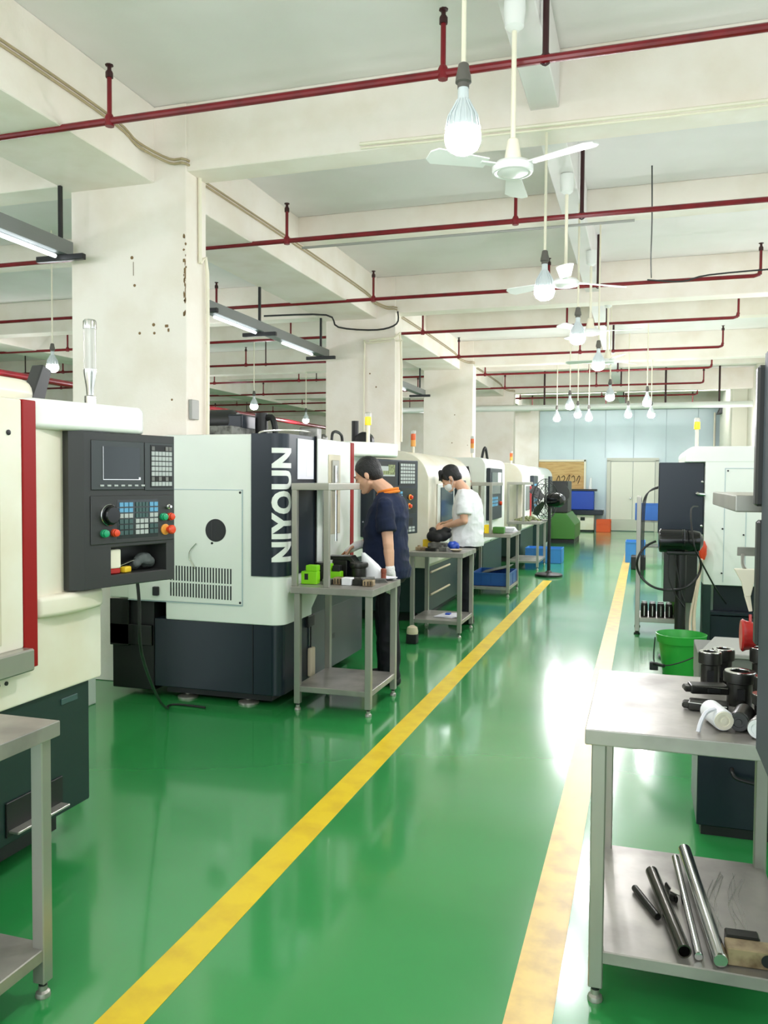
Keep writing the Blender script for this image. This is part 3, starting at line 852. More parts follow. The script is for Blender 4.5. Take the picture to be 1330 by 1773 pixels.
        mb = MB(); mb.tube([(-.4, .45, 1.8), (-.3, .35, 1.83), (-.1, .5, 1.84), (-.05, .8, 1.82), (-.1, 1.0, 1.80)], .006, 6, 4); mb.build('top_hose', M_swarf, t)
        mb = MB(); mb.tube([(-.12, 1.18, 1.78), (-.12, 1.2, 1.86), (-.12, 1.3, 1.875), (-.12, 1.4, 1.85), (-.12, 1.42, 1.78)], .012, 6, 4); mb.build('lifting_loop', M_cablebk, t)
        mb = MB(); mb.box(-.16, -.02, .62, .72, 1.78, 1.87, .01, 1); mb.lath((-.08, .8, 1.79), (1, 0, 0), [(.03, 0), (.04, .01), (.04, .05), (.02, .07)], 14); mb.build('door_motor', M_greypart, t)
    return t

A = turning_centre('turning_centre', 'cream turning centre at the left edge with red stripe and charcoal control console', 1.305, True)
B = turning_centre('turning_centre', 'white turning centre with a tall dark name band round its corner', 4.87, False)

# things lying in the pocket of the near console
def pocket(u, f, w):  # point inside the console pocket
    ang = math.radians(15.5)
    e = V((math.sin(ang), math.cos(ang), 0)); nn = V((math.cos(ang), -math.sin(ang), 0))
    return V((-2.2 + .076, 1.305 + 1.489, 1.05)) + e * (u * .475) + V((0, 0, (1 - f) * .635)) + nn * w
pz = 1.05 + .075 * .635 + .001
rz = -math.radians(15.5)
p = pocket(.355, .925, -.05)
t = thing('spray_box', 'white plastic box with a red end in the console pocket', 'box', (p.x, p.y, pz), rz)
MB().box(-.03, .03, -.03, .03, .022, .104, .008, 2).build('box_body', M_ivory, t)
MB().box(-.028, .028, -.028, .028, .0, .023, .004, 1).build('box_end', M_redplastic, t)
p = pocket(.74, .925, -.062)
mb = MB()
for k in range(22):
    a = random.uniform(0, 6.28); b = random.uniform(.2, 1)
    mb.ball((.022 * b * math.cos(a), .055 * b * math.sin(a), .025 + .05 * (1 - b)), (.018, .026, .02), seg=8, rings=6)
o = remesh(mb, 'rag', .006, [M_netting], None, 2); o.location = (p.x, p.y, pz - .005); o.rotation_euler = (0, 0, rz); tag(o, 'crumpled grey rag at the far end of the console pocket', 'rag')
p = pocket(.56, .925, -.045)
mb = MB(Matrix.Rotation(.25, 4, 'X')); mb.box(-.008, .008, -.07, .07, .028, .034, .002, 1)
single(mb, 'metal_ruler', M_chrome, 'flat metal strip lying slanted in the console pocket', 'tool', (p.x - .02, p.y, pz + .006), rz=rz)
p = pocket(.5, .925, -.04)
single(MB().box(-.014, .014, -.024, .024, 0, .026, .006, 2), 'yellow_block', M_yellowbox, 'small yellow block lying in the console pocket', 'block', (p.x, p.y, pz), rz=rz + .3)

# white cabinet between the two machines
t = thing('electrical_box', 'white and green upright cabinet half hidden behind the near machine', 'cabinet', (-3.7, 4.4, 0))
MB().box(-.25, .25, -.25, .25, 0, .95, .006, 1).build('cabinet_body', M_white, t)
MB().box(-.25, .252, -.25, .252, .95, 1.35, .004, 1).build('cabinet_top', M_greenmach, t)
MB().box(.251, .256, -.1, .1, .45, .75, .002, 1).build('cabinet_vent', M_greypart, t)

# machine seen over the top of the second one
t = thing('hydraulic_unit', 'grey machinery with a blue-grey motor showing above the second machine', 'machine', (-3.85, 7.15, 0))
MB().box(-.6, .3, -.4, .5, 0, 1.98, .02, 2).build('machine_block', M_concrete, t)
MB().lath((-.35, -.1, 2.04), (1, 0, 0), [(.02, 0), (.10, .02), (.11, .08), (.11, .5), (.08, .56)], 20).build('motor', M_charcoal, t)
MB().box(.05, .30, -.2, .25, 1.96, 2.10, .02, 2).build('gear_box', M_navy, t)
mb = MB(); mb.box(.3, .6, -.2, .3, 0, 1.9, .01, 1); mb.cyl((.40, 0, 1.88), (.40, 0, 2.12), .06, seg=14); mb.tube([(.40, 0, 2.05), (.5, 0, 2.08), (.54, 0, 1.98), (.54, 0, 1.88)], .03, 8, 4); mb.build('pump', M_black, t)

# ------------------------------------------------------------------ farther machines on the left
def machining_centre(label, y0, L, xf, zt, hood, body_m, rec, bea, backx=-1.3, base=M_greenbase):
    t = thing('machining_centre', label, 'machine', (xf, y0, 0))
    r = hood
    prof = [(backx, .58), (backx, zt)] + arc(-r, zt - r, r, 90, 0, 10) + [(0, .62), (-.03, .58)]
    MB().prism(prof, 'y', 0, L, .01).build('body', body_m, t)
    MB().box(backx + .05, -.03, .05, L - .05, .1, .60, .01, 1).build('base', base, t)
    MB().box(backx + .15, -.15, .15, L - .15, 0, .12).build('plinth', M_black, t)
    return t
c = machining_centre('cream machine with a curved hood behind the worker in white', 8.33, 2.2, -2.12, 1.80, .32, M_cream, None, None)
mb = MB(); mb.box(-.8, -.25, -.012, .003, .66, 1.42, .006, 1); pn = mb.build('side_panel', M_recess, c)
MB().box(-.62, -.5, -.02, .0, 1.1, 1.16, .003, 1).build('panel_latch', M_black, pn)
mb = MB(); mb.box(0, .02, .35, 1.15, .72, 1.46, .012, 2); dd = mb.build('sliding_door', M_white, c)
mb = MB(); mb.box(.02, .024, .45, 1.05, .98, 1.42, .01, 2); mb.build('door_window', M_glass, dd)
mb = MB(); mb.box(.0, .04, 1.2, 1.7, 1.0, 1.5, .006, 1); mb.build('control_panel', M_navy, c)
mb = MB().use(M_beige)
for y, z in ((.2, .52), (.2, .28)): mb.cyl((-.02, y, z), (-.02, y + .9, z), .012, seg=8)
mb.build('base_rail', None, c)
beacon(c, -.32, .55, 1.79, 'orange')
mb = MB().use(M_black); mb.box(-1.0, -.55, .2, 1.0, 1.79, 1.83, .005, 1); mb.cyl((-.95, .4, 1.8), (-.95, .4, 2.15), .04, seg=10); mb.lath((-.8, .35, 1.92), (0, -1, 0), [(.05, 0), (.1, .02), (.1, .1), (.04, .12)], 18); mb.build('spindle_motor', None, c)
mb = MB().use(M_paper); mb.box(-.5, -.33, -.014, -.012, 1.38, 1.5); mb.box(-.3, -.16, -.004, 0.001, 1.33, 1.44); mb.build('notice', None, c)

d_ = machining_centre('white machine with a big dark console behind the blue crate table', 11.75, 1.75, -2.16, 1.83, .12, M_white, None, None)
mb = MB(); mb.box(.0, .06, .1, 1.15, .92, 1.68, .012, 2); cp = mb.build('control_panel', M_navy, d_)
MB().box(.06, .066, .2, .95, 1.3, 1.62, .004, 1).build('screen', M_glass, cp)
mb = MB().use(M_paper); mb.box(.066, .069, .7, 1.0, 1.42, 1.62); mb.build('notice', None, cp)
mb = MB().use(M_keyb)
for i in range(5):
    for j in range(3): mb.box(.06, .066, .25 + i * .1, .32 + i * .1, 1.12 + j * .05, 1.155 + j * .05)
mb.use(M_btn_r); mb.lath((.06, .95, 1.15), (1, 0, 0), [(.03, 0), (.03, .03), (.01, .035)], 12); mb.build('keypad', None, cp)
mb = MB(); mb.prism([(-.28, 1.7), (-.24, 1.7), (-.1, .9), (-.2, .9)], 'y', -.014, 0, 0); st = mb.build('side_gap', M_black, d_)
MB().prism([(-.245, 1.5), (-.2, 1.5), (-.19, 1.42), (-.235, 1.42)], 'y', -.018, -.013, 0).build('side_gap_mark', M_btn_r, st)
MB().cyl((-.05, .55, .6), (-.05, .55, .95), .05, seg=12).build('console_post', M_black, d_)
beacon(d_, -.25, .3, 1.82, 'amber')
mb = MB(); mb.tube([(-.15, .5, 1.8), (-.12, .5, 1.95), (-.1, .55, 1.98), (-.08, .6, 1.82)], .02, 8, 3); mb.build('top_hose', M_cablebk, d_)

e_ = machining_centre('white machine with a pointed hood between the consoles, red bar on its door', 15.15, 1.9, -2.1, 1.82, .28, M_cream, None, None)
mb = MB(); mb.box(0, .03, .15, 1.0, .7, 1.45, .01, 1); dd = mb.build('sliding_door', M_white, e_)
MB().box(.03, .034, .25, .8, .95, 1.4, .008, 1).build('door_window', M_glass, dd)
MB().box(.03, .05, .85, .93, .8, 1.4, .004, 1).build('red_bar', M_redplastic, dd)
mb = MB(); mb.box(.0, .07, 1.05, 1.75, .9, 1.6, .01, 1); cp = mb.build('control_panel', M_navy, e_)
mb = MB().use(M_keyb)
for j in range(5): mb.box(.07, .074, 1.2, 1.6, 1.0 + j * .1, 1.04 + j * .1)
mb.build('keypad', None, cp)
beacon(e_, -.3, .6, 1.80, 'orange')

f_ = machining_centre('white machine farthest along the left row with a slim black window', 17.6, 2.2, -2.05, 1.80, .2, M_white, None, None)
mb = MB(); mb.box(.0, .05, .1, .9, .75, 1.62, .01, 1); dd = mb.build('sliding_door', M_white, f_)
MB().box(.05, .056, .3, .5, .9, 1.55, .004, 1).build('door_window', M_black, dd)
mb = MB(); mb.box(0, .08, 1.0, 1.5, 1.0, 1.6, .01, 1); mb.build('control_panel', M_navy, f_)
mb = MB(); mb.prism([(.0, 1.3), (.12, 1.2), (.16, .8), (.1, .8), (.06, 1.1), (0, 1.15)], 'y', 1.3, 1.42, .01, 1); mb.build('curved_arm', M_black, f_)

# ------------------------------------------------------------------ stainless tables
def table(label, x0, x1, y0, y1, h, sz, upper=None, legs_t=.04, posts=None):
    t = thing('steel_table', label, 'table', ((x0 + x1) / 2, (y0 + y1) / 2, 0))
    w = (x1 - x0) / 2; d = (y1 - y0) / 2
    mb = MB().use(M_steeltop); mb.box(-w, w, -d, d, h - .045, h, .004, 2)
    mb.build('tabletop', None, t)
    i = .018
    for sx in (-1, 1):
        for sy in (-1, 1):
            x = sx * (w - i - legs_t / 2); y = sy * (d - i - legs_t / 2)
            lg = MB().box(x - legs_t / 2, x + legs_t / 2, y - legs_t / 2, y + legs_t / 2, .045, h - .04, .003, 1).build('leg', M_steel, t)
            f = MB().use(M_black); f.lathe([(.012, .03), (.012, .05)], 12, Matrix.Translation((x, y, 0)))
            f.use(M_steel); f.lathe([(.021, 0), (.022, .004), (.02, .014), (.013, .02), (.013, .034)], 14, Matrix.Translation((x, y, 0)))
            f.build('foot', None, lg)
    j = i + legs_t * .5
    MB().box(-w + i + .004, w - i - .004, -d + i + .004, d - i - .004, sz - .038, sz, .003, 1).build('lower_shelf', M_steeltop, t)
    if upper:
        ux0, ux1, uz = upper
        ux0 -= (x0 + x1) / 2; ux1 -= (x0 + x1) / 2
        MB().box(ux0, ux1, -d + .01, d - .01, uz - .045, uz, .004, 2).build('upper_shelf', M_steel, t)
        for x in (posts or (ux0 + .02, ux1 - .02)):
            for y in (-d + .03, d - .03):
                if not posts and y > 0 and x > ux0 + .1: continue
                MB().box(x - .018, x + .018, y - .018, y + .018, h - .001, uz - .04, .003, 1).build('upright', M_steel, t)
    return t
TH = .81
table('steel table cut off at the lower left edge, nearest to the camera', -2.10, -1.595, 1.30, 1.985, .8, .15)
table('steel table with a raised shelf in front of the worker in navy', -2.16, -1.60, 4.90, 5.52, TH, .16, (-2.16, -1.90, 1.475))
table('steel table where the worker in white stands', -2.15, -1.61, 7.66, 8.30, TH, .16)
table('steel table holding a blue crate on its lower shelf', -2.2, -1.61, 10.62, 11.5, TH, .12, (-2.2, -1.86, 1.475))
table('steel table heaped with small greenish parts, farthest of the left row', -2.2, -1.64, 14.0, 15.1, TH, .15, (-2.2, -1.9, 1.475))
TR = table('large steel table in the lower right with rods on its shelf', -.145, .45, 2.385, 3.16, .8, .155, (.235, .45, 1.465), posts=(.277,))

# ------------------------------------------------------------------ people
def P(f, l, z):      # forward, left, up of somebody facing -x
    return V((-f, -l, z))

def hand(mb, W, d, n, side, curl, inflate=0.0, fingers=True, thumb=True, palm=True, spread=.0, first=0):
    """W wrist, d towards the knuckles, n where the palm faces, side towards the thumb"""
    d = d.normalized(); n = (n - d * n.dot(d)).normalized(); s_ = d.cross(n)
    if s_.dot(side) < 0: s_ = -s_
    g = inflate
    if palm:
        for k in (-1.5, -.5, .5, 1.5):
            mb.cone(W + s_ * (k * .013), W + d * .085 + s_ * (k * .0195), .0145 + g, .0125 + g)
    if fingers:
        for k, (off, ln) in enumerate(((1.5, .072), (.5, .082), (-.5, .076), (-1.5, .060))):
            p = W + d * .083 + s_ * (off * .0195)
            dd = d + s_ * (off * spread)
            a = 0
            for q, (fr, rr) in enumerate(((.45, .0095), (.32, .0085), (.25, .0075))):
                a += curl[q] * (1 + .06 * k)
                v = (dd * math.cos(a) + n * math.sin(a)).normalized()
                p2 = p + v * (ln * fr)
                mb.cone(p, p2, rr + .0005 + g, rr - .0008 + g)
                p = p2
    if thumb:
        p = W + d * .022 + s_ * .026
        for q, (v, ln, rr) in enumerate(((s_ * .75 + d * .75 + n * .35, .042, .0125), (s_ * .35 + d * .9 + n * .55, .032, .0105), (s_ * .0 + d * .9 + n * .6, .026, .0092))):
            p2 = p + v.normalized() * ln
            mb.cone(p, p2, rr + g, rr - .0012 + g)
            p = p2

def head_matrix(c, pitch, yaw=0.0, roll=0.0):
    f = P(math.cos(pitch), 0, -math.sin(pitch)); l = P(0, 1, 0); u = P(math.sin(pitch), 0, math.cos(pitch))
    M = Matrix((f, l, u)).transposed().to_4x4()
    M = Matrix.Rotation(yaw, 4, 'Z') @ M
    M.translation = c
    return M

def head_shape(mb, M):
    T = lambda x, y, z: M @ V((x, y, z))
    R = M.to_3x3().to_4x4()
    mb.ball(T(-.012, 0, .032), (.100, .077, .094), R)
    mb.ball(T(.032, 0, -.03), (.066, .061, .088), R)
    for s in (-1, 1):
        mb.cone(T(.0, s * .05, -.065), T(.062, s * .016, -.108), .022, .02)
        mb.ball(T(.066, s * .036, -.03), (.024, .022, .026), R)
        mb.cone(T(.086, s * .036, .014), T(.096, s * .010, .016), .011, .011)
        mb.ball(T(-.012, s * .079, -.016), (.019, .009, .031), R)
        mb.ball(T(-.004, s * .083, -.012), (.010, .007, .02), R)
    mb.cone(T(.094, 0, .006), T(.112, 0, -.034), .009, .0125)
    for s in (-1, 1): mb.ball(T(.102, s * .012, -.038), .009, seg=8, rings=6)
    mb.ball(T(.092, 0, -.064), (.012, .024, .008), R); mb.ball(T(.09, 0, -.077), (.011, .021, .008), R)
    mb.ball(T(.082, 0, -.107), (.02, .024, .018), R)

from mathutils import noise
def wrinkle(o, amp, seed=0):
    """soft cloth folds pushed along the normals"""
    me = o.data
    off = V((seed * 7.3, seed * 3.1, 0))
    nrm = [v.normal.copy() for v in me.vertices]
    for v in me.vertices:
        p = V((v.co.x * 7 + v.co.z * 5, v.co.y * 9, v.co.z * 11 - v.co.x * 8)) + off
        n = noise.noise(p)
        f = (1 - abs(n) * 2) * .6 + noise.noise(V((v.co.x * 3, v.co.y * 3, v.co.z * 5)) + off) * .8
        v.co += nrm[v.index] * (f - .3) * amp
    me.update()

def attach(o, parent, M):
    o.parent = parent; o.matrix_basis = M

def person(label, loc, rz, J, look):
    root = None
    mb = MB()
    M = head_matrix(P(*J['head']), J['pitch'], J.get('yaw', 0))
    head_shape(mb, M)
    mb.cone(M @ V((-.035, 0, -.07)), P(*J['neck']), .052, .062)
    mb.cone(P(*J['neck']), P(J['neck'][0] - .02, 0, J['neck'][2] - .07), .06, .075)
    tor = J['torso']
    mb.loft([(P(c, 0, z), P(0, w, 0), P(d, 0, 0)) for z, c, d, w in tor])
    for s in ('L', 'R'):
        sh, el, wr = [P(*p) for p in J['arm' + s]]
        mb.cone(sh, el, .052, .040); mb.cone(el, wr, .041, .027)
        mid = el.lerp(wr, .25); mb.cone(mid, wr, .041, .028)
        hd = J['hand' + s]
        hand(mb, wr, P(*hd['d']), P(*hd['n']), P(*hd['s']), hd['curl'])
        hp, kn, an = [P(*p) for p in J['leg' + s]]
        mb.cone(hp, kn, .085, .057); mb.cone(kn, an, .057, .038); mb.cone(kn.lerp(an, .3), an, .055, .04)
        toe = an + P(.15, 0, -.05); heel = an + P(-.03, 0, -.05)
        mb.cone(heel, toe, .034, .026); mb.cone(an, heel, .038, .034)
    body = remesh(mb, 'person', J.get('voxel', .0055), [M_skin], None, 3)
    tag(body, label, 'person'); body.location = loc; body.rotation_euler = (0, 0, rz); body.scale = [J.get('scale', 1.0)] * 3
    # hair
    h = MB()
    h.ball((-.018, 0, .040), (.106, .085, .100)); h.ball((-.055, 0, -.01), (.062, .076, .075))
    if look['hair'] == 'fringe':
        for k in range(9):
            y = -.06 + k * .015
            h.cone((.05, y, .10), (.125 - abs(y) * .4, y * .9, .04), .03, .008)
        for s in (-1, 1): h.cone((.03, s * .07, .06), (.03, s * .078, -.01), .018, .008)
        cut = [((.06, 0, .0), (.55, 0, -.83))]
    else:
        cut = [((.062, 0, .045), (.80, 0, -.6)), ((-.02, 0, -.07), (0.2, 0, -1))]
        for s in (-1, 1): h.cone((.01, s * .076, .03), (.018, s * .077, -.01), .012, .006)
        cut = [((.062, 0, .05), (.86, 0, -.5)), ((-.03, 0, -.062), (0.25, 0, -1))]
    hair = remesh(h, 'hair', .005, [M_hair], None, 2, cut); attach(hair, body, M)
    # eyes and brows
    for s in (-1, 1):
        e = MB(); e.tube([(.083, s * .047, -.008), (.094, s * .036, -.013), (.097, s * .024, -.012)], .0026, 6, 3); o = e.build('eyelash', M_hair); attach(o, body, M)
        e = MB(); e.tube([(.083, s * .05, .016), (.099, s * .034, .024), (.104, s * .016, .02)], .0034, 6, 3); o = e.build('eyebrow', M_hair); attach(o, body, M)
    if look.get('mask'):
        m = MB(); m.ball((.052, 0, -.066), (.066, .062, .058)); m.cone((.08, 0, -.03), (.10, 0, -.045), .018, .018)
        mk = remesh(m, 'face_mask', .005, [M_mask], None, 2, [((.02, 0, 0), (-1, 0, 0))]); attach(mk, body, M)
        st = MB()
        for s in (-1, 1): st.tube([(.03, s * .062, -.04), (.0, s * .08, -.01), (-.025, s * .085, -.012), (-.02, s * .078, -.045), (.03, s * .06, -.085)], .0022, 5, 4)
        o = st.build('mask_strap', M_mask); attach(o, body, M)
    # shirt
    sm = MB()
    g = look['loose']
    hem = look['hem']
    sm.loft([(P(c, 0, z), P(0, w + .012 + g * (1.5 - z), 0), P(d + .012 + g * (1.45 - z), 0, 0)) for z, c, d, w in tor if z > hem - .04] )
    for s in ('L', 'R'):
        sh, el, wr = [P(*p) for p in J['arm' + s]]
        e = sh.lerp(el, look['sleeve'])
        sm.cone(sh, sh.lerp(el, .2), .068, .068)
        sm.cyl(sh, e, .064, .070 + g * .12, 20)
        sm.cone(sh, P(J['neck'][0] - .02, 0, J['neck'][2] - .04), .062, .06)
    shirt = remesh(sm, 'shirt', .007, [look['shirt']], body, 4, [(P(0, 0, hem), look.get('hemn', (0, 0, -1)))])
    if look.get('collar'):
        n = P(*J['neck']); c = MB()
        ring = []
        for k in range(20):
            a = 2 * PI * k / 20
            ring.append(n + P(.078 * math.cos(a) - .012, .078 * math.sin(a), -.018 * math.cos(a) - .022 + .008))
        c.tube(ring, .013, 8, closed=True)
        ring2 = [p + P(0, 0, .022) for p in ring]
        c.tube([n + (p - n) * .94 for p in ring2], .010, 8, closed=True)
        c.build('collar', look['collar'], body)
        lg = MB(); lg.box(-.18 , -.176, -.085, -.06, 1.215, 1.225); lg.build('chest_emblem', M_paper, body)
    # trousers
    tm = MB()
    tm.loft([(P(c, 0, z), P(0, w + .008, 0), P(d + .008, 0, 0)) for z, c, d, w in tor if z < hem + .2])
    for s in ('L', 'R'):
        hp, kn, an = [P(*p) for p in J['leg' + s]]
        tm.cone(hp, kn, .100, .078); tm.cyl(kn, an + P(0, 0, -.03), .079, .072, 20); tm.cone(kn, kn.lerp(an, .5), .078, .074)
    wrinkle(shirt, look.get('fold', .014), 3)
    tr_ = remesh(tm, 'trousers', .008, [M_trouser], body, 3, [(P(0, 0, hem + .06), (0, 0, 1))])
    wrinkle(tr_, .012, 5)
    for s in ('L', 'R'):
        an = P(*J['leg' + s][2])
        sh_ = MB(); sh_.cone(an + P(-.04, 0, -.045), an + P(.07, 0, -.05), .044, .046); sh_.cone(an + P(.07, 0, -.05), an + P(.165, 0, -.06), .046, .034); sh_.cone(an + P(0, 0, .0), an + P(-.02, 0, -.04), .046, .046)
        remesh(sh_, 'shoe', .007, [M_shoe], body, 2, [((0, 0, 0.001), (0, 0, -1))])
    # gloves
    for s, kind in look.get('gloves', {}).items():
        sh, el, wr = [P(*p) for p in J['arm' + s]]
        hd = J['hand' + s]
        gm = MB(); hand(gm, wr, P(*hd['d']), P(*hd['n']), P(*hd['s']), hd['curl'], .004, kind == 'full', kind == 'full')
        gm.cone(wr, wr.lerp(el, .16), .033, .036)
        if kind != 'full': gm.cone(wr, wr + P(*hd['d']).normalized() * .05, .036, .03)
        remesh(gm, 'glove', .005, [M_glove], body, 2)
    return body, M

J1 = dict(scale=.975, head=(.165, 0, 1.575), pitch=math.radians(24), neck=(.015, 0, 1.45), yaw=0.0,
    torso=[(1.44, .0, .055, .075), (1.40, -.01, .085, .14), (1.34, -.01, .115, .185), (1.26, .0, .135, .195), (1.15, .015, .145, .185), (1.05, .02, .148, .172), (.95, .015, .15, .17), (.87, .0, .15, .178), (.80, -.005, .135, .17), (.76, .0, .10, .13)],
    armL=[(-.03, .195, 1.345), (-.075, .245, 1.075), (-.09, .235, .865)], handL=dict(d=(-.02, -.02, -1), n=(.2, -1, 0), s=(1, .1, 0), curl=(.18, .3, .3)),
    armR=[(.02, -.195, 1.345), (.12, -.225, 1.085), (.265, -.04, 1.03)], handR=dict(d=(.9, .25, -.55), n=(-.3, .25, -.9), s=(.2, .9, .2), curl=(.75, .9, .5)),
    legL=[(-.02, .09, .84), (-.04, .10, .46), (-.055, .10, .085)], legR=[(.02, -.09, .84), (.05, -.10, .46), (.03, -.10, .085)])
w1, M1 = person('person in a navy polo with orange collar and white gloves bending over a table', (-1.79, 5.84, 0), 0.0, J1,
    dict(hair='short', shirt=M_shirt_navy, collar=M_collar, hem=.80, sleeve=.68, loose=.015, gloves={'L': 'full', 'R': 'half'}))
J2 = dict(head=(.175, 0, 1.525), pitch=math.radians(34), neck=(.035, 0, 1.405), voxel=.0065,
    torso=[(1.40, .02, .055, .075), (1.365, .0, .085, .14), (1.31, -.01, .11, .18), (1.23, -.015, .13, .19), (1.12, -.015, .135, .178), (1.02, -.01, .135, .165), (.93, -.005, .135, .165), (.86, -.005, .138, .172), (.80, -.005, .125, .165), (.75, .0, .09, .12)],
    armL=[(-.005, .185, 1.32), (-.02, .235, 1.085), (.20, .13, 1.02)], handL=dict(d=(.9, -.2, -.25), n=(.1, -.6, -.8), s=(.3, -.5, .5), curl=(.5, .6, .4)),
    armR=[(.03, -.185, 1.32), (.09, -.22, 1.08), (.235, -.08, 1.04)], handR=dict(d=(.9, .3, -.25), n=(.1, .6, -.8), s=(.3, .5, .5), curl=(.5, .6, .4)),
    legL=[(-.02, .085, .82), (.0, .095, .45), (-.03, .095, .085)], legR=[(.0, -.085, .82), (.03, -.095, .45), (.01, -.095, .085)])
w2, M2 = person('person in a white t-shirt and face mask working with a black bag', (-1.76, 8.55, 0), 0.0, J2,
    dict(hair='fringe', shirt=M_shirt_white, hem=.82, sleeve=.72, loose=.04, mask=True))

# brush held by the person in navy
mb = MB().use(M_handle); a = V((-2.125, 5.83, .955)); b = V((-2.165, 5.70, .885))
mb.tube([a + (a - b) * .5, a, a + (b - a) * .5, b], [.009, .0085, .008, .006], 10)
t = thing('brush', 'wooden handled brush held in the gloved hand over the table', 'brush', (0, 0, 0))
mb.build('handle', None, t)
mb = MB(); mb.cone(b, b + (b - a) * .3, .007, .011); mb.build('bristles', M_greypart, t)

# ------------------------------------------------------------------ things on the table in front of the worker in navy
def bin_box(name, label, cat, loc, w, d, h, m, rz=0, wall=.004, group=None, lipm=None):
    """open topped plastic bin"""
    mb = MB().use(m)
    mb.box(-w, w, -d, d, 0, wall)
    tp = 1.06
    for (x0, x1, y0, y1) in ((-w, w, -d, -d + wall), (-w, w, d - wall, d), (-w, -w + wall, -d, d), (w - wall, w, -d, d)): mb.box(x0, x1, y0, y1, 0, h)
    for (x0, x1, y0, y1) in ((-w - .008, w + .008, -d - .008, -d), (-w - .008, w + .008, d, d + .008), (-w - .008, -w, -d, d), (w, w + .008, -d, d)): mb.box(x0, x1, y0, y1, h - .02, h)
    n = max(2, int(w / .06))
    for k in range(n + 1):
        x = -w + 2 * w * k / n
        mb.box(x - .006, x + .006, -d - .006, -d, .01, h - .02)
    for k in range(3):
        y = -d + 2 * d * k / 2
        mb.box(w, w + .006, y - .006, y + .006, .01, h - .02)
    return single(mb, name, None, label, cat, loc, group, rz)

T2 = TH + .001
mb = MB().use(M_lime); mb.box(-.055, .055, -.035, .035, 0, .085, .006, 2); mb.box(-.025, .055, -.03, .035, .085, .125, .006, 2)
mb.use(M_black); mb.box(-.03, -.005, -.0365, -.034, .03, .07)
single(mb, 'tool_block', None, 'bright lime green plastic block at the front left of the table', 'block', (-2.085, 5.06, T2), rz=.05)
mb = MB().use(M_lime); mb.box(-.06, .06, -.03, .03, .0, .07, .006, 2); mb.box(-.06, -.01, -.03, .03, .07, .12, .006, 2); mb.use(M_black); mb.box(.0, .05, -.031, .03, .07, .11, .004, 1)
single(mb, 'tool_block', None, 'lime green plastic block with a dark insert, behind the first', 'block', (-1.99, 5.24, T2), rz=.05)
mb = MB(); mb.lathe([(.04, 0), (.042, .05), (.035, .06), (.035, .10), (.05, .105), (.05, .12)], 16)
single(mb, 'dark_fitting', M_darkpart, 'dark round fitting at the left end of the table', 'part', (-2.10, 5.3, T2))
mb = MB(); mb.box(-.055, .055, -.05, .05, 0, .135, .008, 2); mb.prism([(-.10, .135), (.07, .135), (.11, .09), (.12, .02), (.14, .02), (.13, .10), (.08, .165), (-.10, .16)], 'y', -.055, .055, .003, 1)
single(mb, 'tool_holder', M_darkpart, 'tall black tool holder with a sloping cover', 'tool holder', (-1.985, 5.385, T2))
mb = MB(); mb.lathe([(.048, 0), (.05, .02), (.05, .09), (.062, .095), (.066, .11), (.062, .125), (.03, .126), (.028, .10)], 20)
single(mb, 'tool_holder', M_darkpart, 'round dark tool holder with a wide rim beside the white bag', 'tool holder', (-1.835, 5.31, T2))
for k, (x, w, h, m, l) in enumerate(((-1.97, .03, .035, M_greypart, 'small dull steel block next to the lime blocks'), (-1.905, .028, .045, M_rustpart, 'small tan steel block with ridges at the table front'), (-1.835, .032, .048, M_wrap, 'white faced block at the table front'), (-1.765, .034, .04, M_darkpart, 'dark square block right of the white faced one'), (-1.69, .034, .038, M_rustpart, 'long tan steel block near the front right corner'))):
    mb = MB().use(m); mb.box(-w, w, -.035, .035, 0, h, .003, 1)
    if k in (1, 4):
        mb.use(M_darkpart)
        for q in range(3): mb.box(-w + .012 + q * .02, -w + .018 + q * .02, -.0365, -.034, .006, h - .006)
    single(mb, 'steel_block', None, l, 'block', (x, 5.09 + .02 * (k % 2), T2), 'steel blocks along the table front', rz=.04 * k - .08)
mb = MB(); mb.cyl((-.06, 0, .018), (.06, .02, .018), .018, seg=12); mb.cyl((.02, -.02, .03), (.1, .03, .03), .012, seg=10)
single(mb, 'spindle_part', M_greypart, 'ribbed grey cylinder lying behind the small blocks', 'part', (-1.80, 5.21, T2))
mb = MB()
for k in range(4): mb.box(-.06 + .008 * k, .06 - .006 * k, -.03 + .004 * k, .03, .006 * k, .006 * k + .005, .001, 1)
single(mb, 'metal_plates', M_greypart, 'small stack of grey plates near the right edge of the table', 'plates', (-1.69, 5.30, T2), rz=.3)
single(MB().lathe([(.018, 0), (.018, .05), (.02, .052), (.02, .075), (.016, .08), (.004, .08)], 16), 'brown_bottle', M_brown, 'small brown capped bottle standing near the worker', 'bottle', (-1.69, 5.41, T2))
single(MB().lathe([(.03, 0), (.07, .012), (.075, .016), (.068, .014), (.03, .004)], 24), 'white_dish', M_paper, 'shallow white dish behind the brown bottle', 'dish', (-1.68, 5.455, T2))
mb = MB()
mb.loft([(V((0, 0, 0)), V((.09, 0, 0)), V((0, .05, 0))), (V((0, 0, .05)), V((.085, 0, 0)), V((0, .05, 0))), (V((-.02, 0, .10)), V((.06, 0, 0)), V((0, .04, 0))), (V((-.05, 0, .15)), V((.03, 0, 0)), V((0, .03, 0))), (V((-.07, 0, .18)), V((.012, 0, 0)), V((0, .012, 0)))], 16)
single(mb, 'plastic_bag', M_wrap, 'crumpled white plastic bag under the worker\'s brush', 'bag', (-1.785, 5.458, T2))

